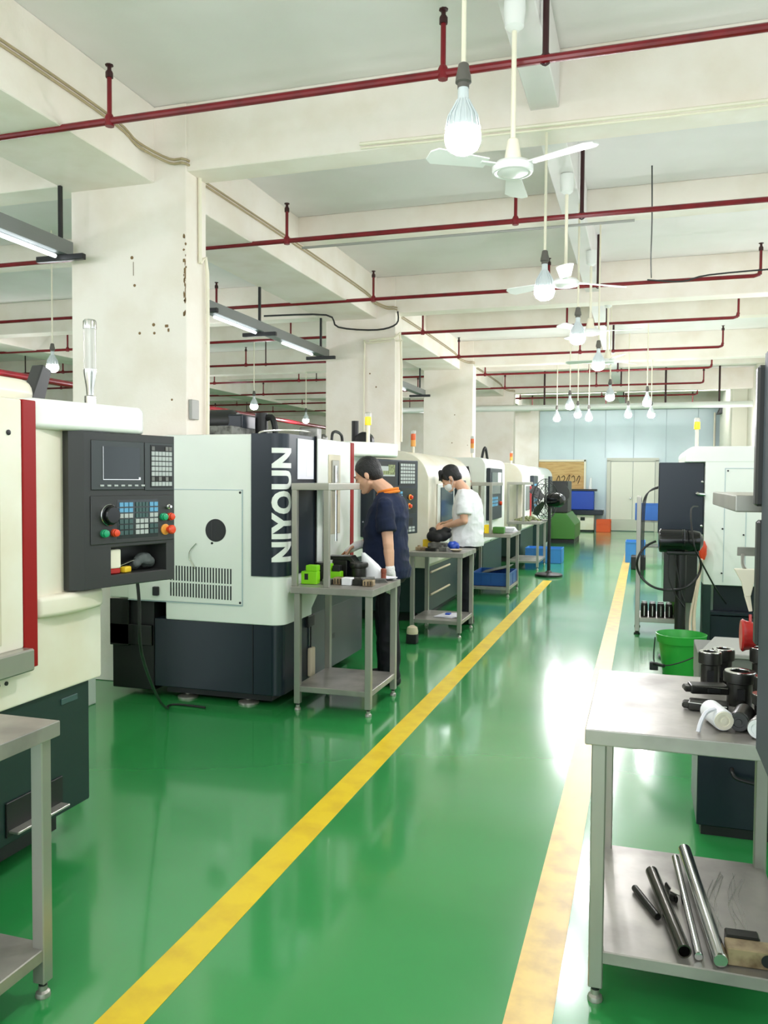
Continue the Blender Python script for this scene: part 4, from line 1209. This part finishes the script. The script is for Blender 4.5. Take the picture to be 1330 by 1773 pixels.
# worker in white: table contents
T3 = TH + .001
mb = MB()
for c, r in (((-.05, 0, .06), .07), ((.04, .01, .07), .075), ((.0, -.03, .05), .06), ((.09, .02, .08), .05), ((-.06, .02, .12), .04), ((.07, .02, .12), .045)): mb.ball(c, (r, r * .8, r * .85))
mb.cone((.0, 0, .1), (.12, 0, .13), .03, .02)
o = remesh(mb, 'black_bag', .008, [M_rubber], None, 3, [((0, 0, 0.005), (0, 0, -1))]); tag(o, 'shiny black bundled bag on the table of the worker in white', 'bag'); o.location = (-1.97, 8.14, T3 + .06)
single(MB().box(-.09, .09, -.06, .06, 0, .058, .004, 1), 'parts_box', M_greypart, 'low grey steel tray under the black bag', 'tray', (-1.97, 8.14, T3))
mb = MB()
for k in range(8):
    a = k * .8
    mb.ball((.03 * math.cos(a), .03 * math.sin(a), .03 + .012 * (k % 3)), (.035, .03, .03), seg=8, rings=6)
o = remesh(mb, 'blue_cloth', .007, [M_cobalt], None, 2); tag(o, 'crumpled blue cloth beside the black bag', 'cloth'); o.location = (-1.80, 8.1, T3 - .003)
single(MB().box(-.045, .045, -.04, .04, 0, .085, .006, 2), 'yellow_box', M_yellowbox, 'bright yellow box at the left end of the white worker\'s table', 'box', (-2.09, 8.2, T3))
for k, (x, y, w, h, m, l) in enumerate(((-2.07, 7.85, .05, .035, M_rustpart, 'tan block at the left front of the white worker\'s table'), (-1.96, 7.82, .05, .03, M_darkpart, 'dark bar in the middle front of the white worker\'s table'), (-1.84, 7.83, .04, .04, M_greypart, 'grey fitting near the pale dish on the white worker\'s table'))):
    mb = MB().use(m); mb.box(-w, w, -.03, .03, 0, h, .004, 1); mb.cyl((-w * .4, 0, h - .005), (-w * .4, 0, h + .015), .015, seg=10)
    single(mb, 'steel_block', None, l, 'block', (x, y, T3))
single(MB().lathe([(.035, 0), (.06, .015), (.062, .02), (.05, .014), (.03, .006)], 20), 'white_dish', M_beige, 'small pale dish at the right end of the white worker\'s table', 'dish', (-1.72, 7.86, T3))
mb = MB().use(M_paper)
for k in range(4): mb.box(-.1 + .02 * k, .1, -.13, .12 - .01 * k, .004 * k, .004 * k + .003, 0, 1, Matrix.Rotation(.15 * k - .2, 4, 'Z'))
mb.use(M_cobalt); mb.box(-.02, .03, -.05, .02, .016, .03, .004, 1)
single(mb, 'paper_stack', None, 'loose white sheets on the lower shelf under the white worker\'s table', 'papers', (-1.82, 7.97, .162))

# blue crate table
T4 = TH + .001
bin_box('blue_crate', 'blue plastic crate on the lower shelf, holding a dark board', 'crate', (-1.885, 11.05, .122), .24, .32, .17, M_blue)
mb = MB(Matrix.Rotation(-.25, 4, 'Y')); mb.box(-.2, .2, -.25, .25, 0, .012, .003, 1)
single(mb, 'dark_board', M_charcoal, 'dark board lying across the blue crate', 'board', (-1.87, 11.1, .30))
single(MB().box(-.045, .045, -.045, .045, 0, .11, .008, 2), 'yellow_box', M_ylamp, 'lemon yellow box on the table above the blue crate', 'box', (-1.93, 10.75, T4))
single(MB().box(-.075, .075, -.06, .06, 0, .085, .01, 2), 'green_tray', M_greenmach, 'light green tub next to the lemon yellow box', 'tub', (-1.79, 10.78, T4))
mb = MB().use(M_paper)
for k in range(5): mb.box(-.14, .14, -.2, .2, .012 * k, .012 * k + .01, .002, 1, Matrix.Rotation(.06 * k - .1, 4, 'Z'))
single(mb, 'paper_stack', None, 'stack of white sheets at the right of the blue crate table', 'papers', (-1.78, 11.15, T4))
single(MB().box(-.1, .1, -.1, .1, 0, .07, .008, 1), 'parts_tray', M_darkpart, 'dark metal tray at the left of the blue crate table', 'tray', (-2.07, 10.80, T4 + .001))
# farthest table
mb = MB()
rnd = random.Random(5)
for k in range(160):
    a = rnd.uniform(0, 2 * PI); q = rnd.random() ** .5
    x, y = .22 * q * math.cos(a), .35 * q * math.sin(a); z = .08 * (1 - q) * rnd.random() + .012
    mb.box(-.014, .014, -.014, .014, -.012, .012, .002, 1, Matrix.Translation((x, y, z)) @ Matrix.Rotation(rnd.uniform(0, 3), 4, 'Z'))
o = single(mb, 'small_parts', M_chips, 'heap of small greenish machined parts on the farthest table', 'parts', (-1.9, 14.5, TH)); o['kind'] = 'stuff'

# black and beige block standing in for a worker's shoe, by the table leg
t = thing('shoe_stand_in', 'small black block with a rounded beige top standing in for a shoe', 'bin', (-2.0, 7.3, 0))
MB().box(-.05, .05, -.045, .045, 0, .09, .01, 2).build('stand_in_base', M_black, t)
MB().loft([(V((0, 0, .088)), V((.05, 0, 0)), V((0, .045, 0))), (V((0, 0, .11)), V((.054, 0, 0)), V((0, .048, 0))), (V((0, 0, .15)), V((.045, 0, 0)), V((0, .04, 0))), (V((0, 0, .165)), V((.02, 0, 0)), V((0, .02, 0)))], 18).build('stand_in_top', M_beige, t)

# ------------------------------------------------------------------ left far: pedestal fan, crates, machines at the back wall
def pedestal_fan(label, x, y, z, R, rz):
    t = thing('pedestal_fan', label, 'fan', (x, y, 0), rz)
    MB().lathe([(.02, 0.0), (.215, .0), (.215, .03), (.19, .045), (.06, .06), (.03, .09)], 32).build('base', M_black, t)
    MB().cyl((0, 0, .05), (0, 0, z - .05), .026, seg=12).build('pole', M_black, t)
    MB().lath((-.02, 0, z), (1, 0, 0), [(.03, -.0), (.1, .02), (.11, .05), (.11, .2), (.08, .26), (.02, .28)], 20).build('motor', M_blackgl, t)
    mb = MB()
    for xx, rr in ((-.18, R * .35), (-.2, R * .1), (-.15, R * .75), (-.08, R), (-.02, R * .8), (.0, R * .4)):
        ring = [(xx, rr * math.cos(2 * PI * k / 32), z + rr * math.sin(2 * PI * k / 32)) for k in range(32)]
        mb.tube(ring, .006, 5, closed=True)
    for k in range(24):
        a = 2 * PI * k / 24; c, s = math.cos(a), math.sin(a)
        mb.tube([(-.2, R * .1 * c, z + R * .1 * s), (-.15, R * .75 * c, z + R * .75 * s), (-.08, R * c, z + R * s), (-.02, R * .8 * c, z + R * .8 * s), (.0, R * .3 * c, z + R * .3 * s)], .003, 4)
    mb.build('guard', M_black, t)
    for k in range(3):
        a = 2 * PI * k / 3 + .3
        M = Matrix.Translation((-.09, 0, z)) @ Matrix.Rotation(a, 4, 'X') @ Matrix.Rotation(.5, 4, 'Z')
        mb = MB(M); mb.prism([(.04, -.04), (R * .5, -.11), (R * .85, -.08), (R * .88, .06), (R * .4, .07), (.04, .04)], 'x', -.004, .004)
        mb2 = MB(); mb2 = mb
        mb2.build('blade', M_charcoal, t)
    return t
pedestal_fan('black pedestal fan with a round base beside the end of the yellow line', -1.40, 13.2, 1.2, .33, -.5)
bin_box('light_blue_crate', 'light blue crate on the floor behind the black pedestal fan', 'crate', (-1.72, 15.5, 0.0), .32, .25, .27, M_lblue)
t = thing('green_machine', 'low green machine frame beyond the pedestal fan', 'machine', (-1.85, 21.2, 0))
mb = MB(); mb.prism([(-.35, .1), (.3, .1), (.3, .45), (.1, .72), (-.35, .72)], 'y', -.9, .9, .02, 2); mb.build('machine_block', M_greenmach, t)
MB().box(-.3, .28, -.85, .85, 0, .12).build('plinth', M_black, t)
mb = MB(); mb.box(-.35, .1, -.6, .5, .72, 1.5, .03, 2); mb.cyl((-.1, -.7, 1.2), (-.1, -.35, 1.2), .25, seg=18); mb.build('motor_housing', M_charcoal, t)
t = thing('press_machine', 'white and cobalt blue machine by the far wall, left of the orange crates', 'machine', (-1.62, 25.45, 0))
MB().box(-.26, .24, -.2, .3, .05, .50, .01, 1).build('machine_base', M_cream, t)
MB().box(-.5, .5, -.28, .4, .50, .64, .01, 1).build('blue_bed', M_navy, t)
MB().box(-.5, .22, .0, .4, .64, 1.2, .02, 1).build('blue_cabinet', M_cobalt, t)
MB().box(-.15, -.02, -.206, -.2, .33, .43).build('nameplate', M_black, t)
MB().box(-.6, .3, .0, .42, 1.2, 1.26, .01, 1).build('top_cover', M_charcoal, t)
MB().box(-.24, .22, -.18, .28, 0, .05).build('plinth', M_black, t)
mb = MB(); mb.cyl((.1, .1, 1.26), (.12, .1, 1.6), .05, .03, seg=10); mb.build('white_bottle', M_wrap, t)
bin_box('orange_crate', 'lower orange crate on the floor by the cream door', 'crate', (-1.10, 25.35, 0), .2, .2, .23, M_orange)
bin_box('orange_crate', 'upper orange crate stacked by the cream door', 'crate', (-1.10, 25.36, .232), .2, .2, .14, M_orange)

# ------------------------------------------------------------------ right side
bin_box('light_blue_crate', 'light blue crate on the aisle floor at the right, near the steel rack', 'crate', (-.12, 16.2, 0), .17, .3, .39, M_lblue)
t = thing('trolley', 'grey trolley behind the steel rack carrying a blue crate', 'trolley', (.12, 17.4, 0))
MB().box(-.2, .3, -.3, .3, .70, .73, .005, 1).build('trolley_top', M_greypart, t)
MB().box(-.2, .3, -.3, .3, .2, .23, .005, 1).build('trolley_shelf', M_greypart, t)
for sx in (-.18, .28):
    for sy in (-.28, .28): MB().box(sx - .015, sx + .015, sy - .015, sy + .015, 0, .70).build('leg', M_greypart, t)
bin_box('blue_crate', 'blue crate on top of the grey trolley', 'crate', (.08, 17.4, .732), .22, .24, .33, M_blue)
single(MB().box(-.12, .12, -.2, .2, 0, .22, .01, 1), 'black_box', M_black, 'small black box on the floor by the worn yellow line', 'box', (-.06, 14.9, 0))

# steel rack
t = thing('steel_rack', 'open steel rack with dark parts on its bottom shelf beside the right machine', 'rack', (.2, 8.72, 0))
for sx in (-.235, .235):
    for sy in (-.22, .22):
        l_ = MB().box(sx - .022, sx + .022, sy - .02, sy + .02, .03, 1.35 if sx < 0 else 1.0, .003, 1).build('leg', M_beige if False else M_steel, t)
        MB().lathe([(.03, 0), (.03, .01), (.016, .02), (.016, .04)], 12, Matrix.Translation((sx, sy, 0))).build('foot', M_black, l_)
MB().box(-.25, .25, -.235, .235, .12, .165, .004, 1).build('shelf', M_steel, t)
MB().box(-.25, -.21, -.22, .22, 1.30, 1.34, .003, 1).build('rail', M_steel, t)
mb = MB()
for k in range(3):
    q = .012 * k
    mb.tube([(-.21 + q, -.24, .55), (-.21 + q, -.24, 1.15), (-.18 + q, -.24, 1.36 + q), (-.08 + q, -.23, 1.43 + q), (.02, -.2, 1.44 + q)], .005, 6, 5)
mb.build('cable_loop', M_charcoal, t)
k_ = 0
for ix in range(5):
    for iy in range(2):
        mb = MB().use(M_darkpart); mb.lathe([(.032, 0), (.034, .01), (.034, .11), (.028, .12), (.028, .135), (.01, .136)], 12)
        mb.use(M_swarf); mb.box(-.003, .003, -.036, -.033, .01, .11)
        single(mb, 'steel_bush', None, 'dark steel bush standing on the bottom shelf of the rack', 'part', (.03 + ix * .078, 8.57 + iy * .1, .166), 'dark bushes on the rack shelf')
single(MB().lathe([(.07, 0), (.075, .1), (.075, .2), (.06, .21)], 18), 'green_can', M_greenmach, 'green can standing on the rack behind the dark bushes', 'can', (.34, 8.83, .166))

# right machine with end face towards the camera
t = thing('turning_centre', 'white turning centre on the right side with a yellow beacon and end face', 'machine', (.53, 8.0, 0))
MB().box(0, 1.4, 0, 1.85, .57, 1.70, .008, 2).build('body', M_white, t)
mb = MB(); mb.prism([(1.4, 1.66), (-.02, 1.66), (-.06, 1.70)][0:0] + [(1.4, 1.68), (-.17, 1.68), (-.17, 1.74)] + arc(-.09, 1.74, .08, 180, 90, 5) + [(1.4, 1.82)], 'y', -.004, 1.6, .006); mb.build('console_lid', M_white, t)
mb = MB().use(M_seam); mb.box(.165, .17, -.004, 0, .6, 1.62); mb.box(.345, .35, -.004, 0, .6, 1.3); mb.box(.165, 1.0, -.004, 0, 1.62, 1.625); mb.box(.165, 1.0, -.004, 0, 1.30, 1.305)
mb.use(M_black)
for x, z in ((.19, 1.6), (.155, 1.08), (.155, .68), (.33, 1.03), (.18, 1.32)): mb.lath((x, -.001, z), (0, -1, 0), [(.008, 0), (.008, .004), (.003, .005)], 8)
mb.build('panel_seam', None, t)
MB().box(.0, .07, .0, .25, .06, .57, .004, 1).build('corner_post', M_greenbase, t)
MB().box(.1, 1.35, .12, 1.8, .06, .57, .004, 1).build('base', M_navybase, t)
mb = MB(); mb.box(.07, 1.35, .0, .1, .30, .33, .003, 1); mb.box(.07, 1.35, .02, .1, .06, .29, .003, 1); mb.build('base_shelf', M_navybase, t)
MB().box(.1, 1.3, .1, 1.75, 0, .06).build('plinth', M_black, t)
cp = MB().box(-.395, -.005, .05, .2, 1.02, 1.675, .006, 1).build('control_panel', M_navy, t)
mb = MB(); mb.cyl((-.0, -.02, 1.385), (-.05, -.03, 1.39), .014, seg=8); mb.lath((-.05, -.03, 1.39), (-1, 0, .3), [(.014, 0), (.018, .02), (.008, .03)], 10)
for z in (1.5, 1.1): mb.lath((-.02, .05, z), (0, -1, 0), [(.012, 0), (.012, .01), (.004, .014)], 10)
mb.build('console_knob', M_chrome, cp)
MB().box(-.33, -.03, .35, .40, .35, 1.02, .004, 1).build('door_skirt', M_charcoal, t)
MB().box(-.06, .0, .1, .14, .93, 1.0, .003, 1).build('bracket_plate', M_steel, t)
beacon(t, -.06, .3, 1.82, 'yellow')
single(MB().loft([(V((0, 0, 0)), V((.02, 0, 0)), V((0, .015, 0))), (V((0, 0, .05)), V((.035, 0, 0)), V((0, .025, 0))), (V((.0, 0, .12)), V((.035, 0, 0)), V((0, .025, 0))), (V((0, 0, .17)), V((.015, 0, 0)), V((0, .012, 0)))], 14), 'hanging_cone', M_btn_r, 'orange-red cone hanging at the corner of the right machine', 'cone', (.52, 7.96, .80))
mb = MB(); mb.tube([(.51, 7.94, .80), (.46, 7.7, .6), (.40, 7.45, .35), (.40, 7.25, .12), (.42, 7.12, .03), (.42, 7.05, .012), (.43, 7.15, .012)], .009, 8, 6); mb.tube([(.51, 7.95, .80), (.47, 7.72, .6), (.43, 7.5, .35), (.44, 7.3, .05), (.45, 7.28, .01)], .016, 8, 5)
single(mb, 'beige_hose', M_beige, 'beige hose running down behind the green bucket', 'hose')
# motor on a post
t = thing('pedestal_fan', 'black motor drum on a thick post behind the green bucket', 'fan', (.315, 7.42, 0))
MB().lathe([(.02, 0), (.17, 0), (.17, .02), (.14, .035), (.04, .05)], 24).build('base', M_black, t)
MB().cyl((0, 0, .03), (0, 0, .92), .043, seg=16).build('pole', M_black, t)
mb = MB(); mb.lath((-.185, 0, 1.0), (1, 0, .0), [(.06, 0), (.095, .008), (.1, .02), (.1, .19), (.104, .195), (.104, .205), (.1, .21), (.096, .28), (.08, .33), (.04, .355), (.005, .36)], 28); mb.build('motor', M_blackgl, t)
mb = MB(); mb.box(-.12, .14, -.05, .05, .885, .92, .01, 2); mb.build('yoke', M_black, t)
mb = MB()
ring = [(-.1 + .255 * math.cos(2 * PI * k / 32 + 2.0), -.06 + .02 * math.sin(k), .80 + .215 * math.sin(2 * PI * k / 32 + 2.0)) for k in range(24)]
mb.tube(ring, .010, 6, 2); mb.tube([(-.1, -.03, .9), (-.1, -.05, .7), (-.04, -.05, .55), (.03, -.04, .45)], .006, 6, 4); mb.tube([(-.06, -.03, .9), (0, -.05, .6), (.03, -.05, .5)], .006, 6, 4)
mb.build('cable_loop', M_cablebk, t)
single(MB().tube([(.47, 7.94, .98 + .3), (.39, 7.5, 1.26), (.40, 7.2, 1.0), (.46, 7.4, .86), (.60, 7.6, .60), (.72, 7.9, .42)], .007, 6, 6), 'black_cable', M_cablebk, 'thin black cable sagging across the white face of the right machine', 'cable')
# bucket
t = thing('bucket', 'bright green bucket on the floor behind the large steel table', 'bucket', (.305, 6.86, 0))
mb = MB(); mb.lathe([(.135, 0), (.168, .24), (.17, .245), (.182, .246), (.188, .29), (.192, .31), (.186, .312), (.178, .29), (.16, .23), (.13, .012), (.01, .012)], 36, cap=False); mb.lathe([(.13, .0), (.001, .0)], 36, cap=False)
mb.build('pail', M_bucket, t)
mb = MB(); mb.tube([(.19, -.02, .27), (.13, -.18, .20), (0, -.25, .14), (-.12, -.235, .10), (-.20, -.14, .10), (-.195, 0, .27)], .005, 6, 6); hd_ = mb.build('handle', M_cablebk, t)
mb = MB(); mb.cyl((-.22, -.13, .09), (-.13, -.23, .095), .014, seg=10); mb.box(-.235, -.17, -.16, -.12, .04, .1, .004, 1); mb.build('grip', M_black, hd_)
# tool cabinet
t = thing('tool_cabinet', 'low navy cabinet with a grey top and bow handle behind the large steel table', 'cabinet', (.54, 3.9, 0))
MB().box(-.30, .34, -.19, .21, .045, .62, .004, 1).build('cabinet_body', M_navybase, t)
MB().box(-.28, .32, -.17, .19, 0, .045).build('plinth', M_black, t)
MB().box(-.302, .342, -.192, .212, .62, .765, .004, 1).build('drawer', M_greyface, t)
mb = MB(); mb.prism([(-.305, -.2), (.345, -.2), (.345, .2), (-.215, .2)], 'z', .765, .785, .004, 1); mb.build('cabinet_top', M_greycab, t)
mb = MB(); mb.tube([(-.165, -.19, .30), (-.165, -.215, .29), (-.14, -.23, .27), (-.02, -.235, .255), (.1, -.235, .255), (.2, -.225, .28), (.2, -.19, .29)], .008, 8, 4); mb.build('handle', M_black, t)
mb = MB(); mb.box(-.055, .06, -.05, -.02, .785, .792, .001, 1); mb.build('label_plate', M_paper, t)
single(MB().prism([(.0, .0), (.25, .0), (.25, .13), (.12, .09)], 'y', -.05, .05, .004, 1), 'bent_sheet', M_wrap, 'pale bent sheet standing on the grey topped cabinet', 'sheet', (.47, 3.78, .786))

# near right machine: only its hanging console shows
t = thing('turning_centre', 'dark navy machine console cut off by the right edge of the photograph', 'machine', (.95, 1.5, 0))
MB().box(-.05, 1.3, -.9, .85, .1, 1.8, .01, 1).build('body', M_white, t)
MB().box(0, 1.2, -.85, .8, 0, .1).build('plinth', M_black, t)
cp = MB().box(-.669, -.06, .30, .745, .83, 1.82, .004, 1).build('control_panel', M_consolegr, t)
mb = MB(); mb.box(-.684, -.1, .746, .79, 1.44, 1.79, .006, 1); mb.box(-.677, -.1, .746, .79, 1.09, 1.405, .006, 1); mb.build('console_flange', M_charcoal, cp)

# ------------------------------------------------------------------ on the large steel table
TT = .801
def cup(label, x, y, h=.095, r=.04, m=M_darkpart, z=TT):
    mb = MB().use(m)
    mb.lathe([(r * .8, 0), (r * .82, h * .1), (r * .82, h * .66), (r * 1.05, h * .7), (r * 1.06, h * .95), (r * 1.0, h), (r * .62, h), (r * .6, h * .8), (r * .01, h * .8)], 24)
    mb.use(M_black); mb.box(-.012, .012, -r * .86, -r * .7, h * .2, h * .55, .002, 1)
    mb.use(M_chrome); mb.lathe([(r * 1.0, h + .0002), (r * .98, h + .0022), (r * .66, h + .0022), (r * .65, h + .0002)], 24, cap=False)
    return single(mb, 'tool_holder', None, label, 'tool holder', (x, y, z), 'dark tool holders on the large table')
cup('dark tool holder with a flanged rim, farthest left of the group', .226, 2.985, .125, .036)
cup('second tall dark tool holder behind the front one on the large table', .165 + .11, 3.08, .12, .036)
cup('wide dark tool holder standing in the middle of the group', .30, 2.80, .105, .046)
cup('dark tool holder at the back right, partly hidden by the navy console', .385, 2.98, .15, .036)
cup('dark tool holder at the right, beside the navy console', .375, 2.72, .11, .042)
cup('short dark tool holder at the front right of the group', .345, 2.58, .09, .035)
for k, (x, y, z, l, a) in enumerate(((.20, 2.80, TT + .03, 'upper flat black clamp lying by the tool holders', .15), (.195, 2.70, TT, 'lower flat black clamp lying on the large table', -.1))):
    mb = MB().use(M_darkpart); mb.box(-.05, .065, -.03, .03, .0, .028, .006, 2); mb.box(-.068, -.04, -.022, .022, .004, .022, .005, 1)
    mb.use(M_chrome); mb.tube([(-.05, -.031, .026), (.06, -.031, .022)], .0018, 5); mb.use(M_black); mb.box(.0, .04, -.033, .033, .006, .02, .002, 1)
    single(mb, 'clamp', None, l, 'clamp', (x, y, z), rz=a)
def roll(label, x, y, m1, m2, r=.029, ln=.10, a=.4):
    mb = MB(Matrix.Rotation(a, 4, 'Z')).use(m1)
    mb.lath((0, -.05, r), (0, 1, 0), [(r * .93, 0), (r, .006), (r, ln), (r * .8, ln + .004)], 24)
    mb.use(m2); mb.lath((0, -.0505, r), (0, -1, 0), [(r * .9, 0), (r * .88, .003), (r * .62, .003), (r * .6, -.002)], 24, ) if False else None
    mb.use(m2); mb.lath((0, -.0495, r), (0, -1, 0), [(r * .88, 0), (r * .86, .004), (r * .55, .004), (r * .53, .0015), (r * .3, .0015), (r * .28, .005), (r * .05, .005)], 24)
    single(mb, 'round_end_part', None, label, 'part', (x, y, TT))
roll('white ended steel sleeve lying at the front of the group', .215, 2.53, M_wrap, M_ivory, .030, .11, .25)
roll('black ended sleeve lying between the two pale ones', .279, 2.535, M_darkpart, M_charcoal, .029, .10, -.25)
roll('pale faced grey sleeve lying near the table corner', .325, 2.475, M_greypart, M_wrap, .029, .11, -.35)
mb = MB(); mb.tube([(.205, 2.49, TT + .06), (.18, 2.47, TT + .052), (.165, 2.45, TT + .03), (.158, 2.44, TT + .004)], .006, 6, 4)
single(mb, 'paper_curl', M_paper, 'white curled strip hanging off the white ended sleeve', 'strip')
# lower shelf
LS = .156
def rod(name, label, a, b, r, m, hollow=False, group=None):
    a = V(a); b = V(b); d = b - a
    t_ = MB().use(m)
    L_ = d.length
    if hollow: t_.lath(a, d, [(r * .8, .06), (r * .8, 0), (r, 0), (r, L_), (r * .8, L_), (r * .8, L_ - .06)], 24); t_.use(M_black); t_.lath(a, d, [(r * .79, .05), (r * .79, .052)], 16); t_.lath(a, d, [(r * .79, L_ - .052), (r * .79, L_ - .05)], 16)
    else: t_.lath(a, d, [(r * .88, 0), (r, .004), (r, L_ - .004), (r * .88, L_)], 28)
    o = t_.build(name, None); return tag(o, label, 'rod')
rod('steel_rod', 'long thick polished steel rod leaning on the lower shelf', (.228, 2.42, LS + .021), (.160, 3.05, LS + .055), .021, M_rod)
rod('steel_rod', 'long thin polished steel rod beside the thick one', (.172, 2.44, LS + .0125), (.130, 3.04, LS + .026), .0125, M_rod)
rod('steel_tube', 'dark hollow steel tube on the lower shelf', (.134, 2.44, LS + .020), (.050, 2.88, LS + .036), .020, M_darktube, True)
rod('steel_bar', 'short dark bar beside the dark hollow tube', (.066, 2.63, LS + .011), (-.004, 2.80, LS + .011), .011, M_darkpart)
mb = MB(Matrix.Diagonal((.42, .7, .8, 1))).use(M_darkpart); mb.cyl((-.04, .07, .014), (.03, -.06, .014), .014, seg=12); mb.box(-.02, .035, -.05, .0, .0, .03, .004, 1); mb.use(M_steel); mb.prism([(-.015, -.03), (.05, -.06), (.055, -.02), (.0, .02)], 'z', .03, .035, .001, 1)
single(mb, 'bracket', None, 'small dark bracket with a bright plate between the tube and rods', 'bracket', (.112, 2.80, LS))
mb = MB().use(M_rustpart); mb.box(-.06, .12, -.03, .03, 0, .05, .003, 1); mb.use(M_darkpart); mb.box(-.055, .035, .03, .075, .0, .055, .004, 1)
mb.use(M_black); mb.lath((.045, -.0305, .026), (0, -1, 0), [(.018, 0), (.018, .0008), (.002, .001)], 20)
single(mb, 'vice_block', None, 'rust stained tan block with a round hole at the shelf corner', 'block', (.305, 2.475, LS), rz=.05)
mb = MB()
rnd = random.Random(3)
for k in range(9):
    x = .26 + rnd.uniform(-.03, .06); y = 2.62 + rnd.uniform(-.02, .06)
    mb.tube([(x, y, LS + .001), (x - .01 + rnd.uniform(-.02, .02), y + .12, LS + .001), (x + rnd.uniform(-.03, .03), y + .24, LS + .001), (x + rnd.uniform(0, .05), y + .36, LS + .001)], .0008, 4, 4)
o = single(mb, 'wire_swarf', M_swarf, 'fine bright wire shavings scattered over the lower shelf', 'shavings'); o['kind'] = 'stuff'
# air gun and red cap hung at the table's raised shelf
t = thing('air_gun', 'cream air gun hanging from a steel hook by the raised shelf', 'air gun', (.345, 3.06, 1.03))
mb = MB().use(M_steel); mb.box(-.03, .09, .045, .051, .215, .245, .001, 1); mb.tube([(-.012, .045, .22), (-.014, .02, .19), (-.01, .0, .175)], .006, 6, 4); mb.build('hook', None, t)
mb = MB(); mb.prism([(-.045, .175), (.05, .175), (.06, .15), (.02, .13), (.01, .08), (-.008, .08), (-.02, .13)], 'y', -.012, .012, .005, 2); mb.build('gun_body', M_ivory, t)
MB().cyl((.0, 0, .085), (.012, 0, .03), .010, .006, seg=10).build('nozzle', M_ivory, t)
mb = MB(); mb.lath((-.02, -.02, -.02), (1, 0, 0), [(.05, 0), (.056, .006), (.05, .016), (.044, .05), (.046, .09), (.02, .1)], 24); mb.tube([(.01, -.02, .02), (.01, -.01, .05)], .005, 6)
single(mb, 'red_reel', M_redplastic, 'glossy red reel hanging below the cream air gun', 'reel', (.345, 3.06, 1.0))

# ------------------------------------------------------------------ daylight and render settings
w = bpy.data.worlds.new('daylight'); SC.world = w; w.use_nodes = True
bg = w.node_tree.nodes['Background']; bg.inputs['Color'].default_value = (.86, .95, 1.0, 1); bg.inputs['Strength'].default_value = 2.0
SC.view_settings.view_transform = 'Standard'; SC.view_settings.look = 'None'; SC.view_settings.gamma = 1.0; SC.view_settings.use_curve_mapping = False
SC.view_settings.exposure = 0.22
SC.cycles.use_denoising = True
SC.cycles.max_bounces = 8; SC.cycles.diffuse_bounces = 4; SC.cycles.glossy_bounces = 4
SC.cycles.sample_clamp_indirect = 8.0; SC.cycles.caustics_reflective = False; SC.cycles.caustics_refractive = False
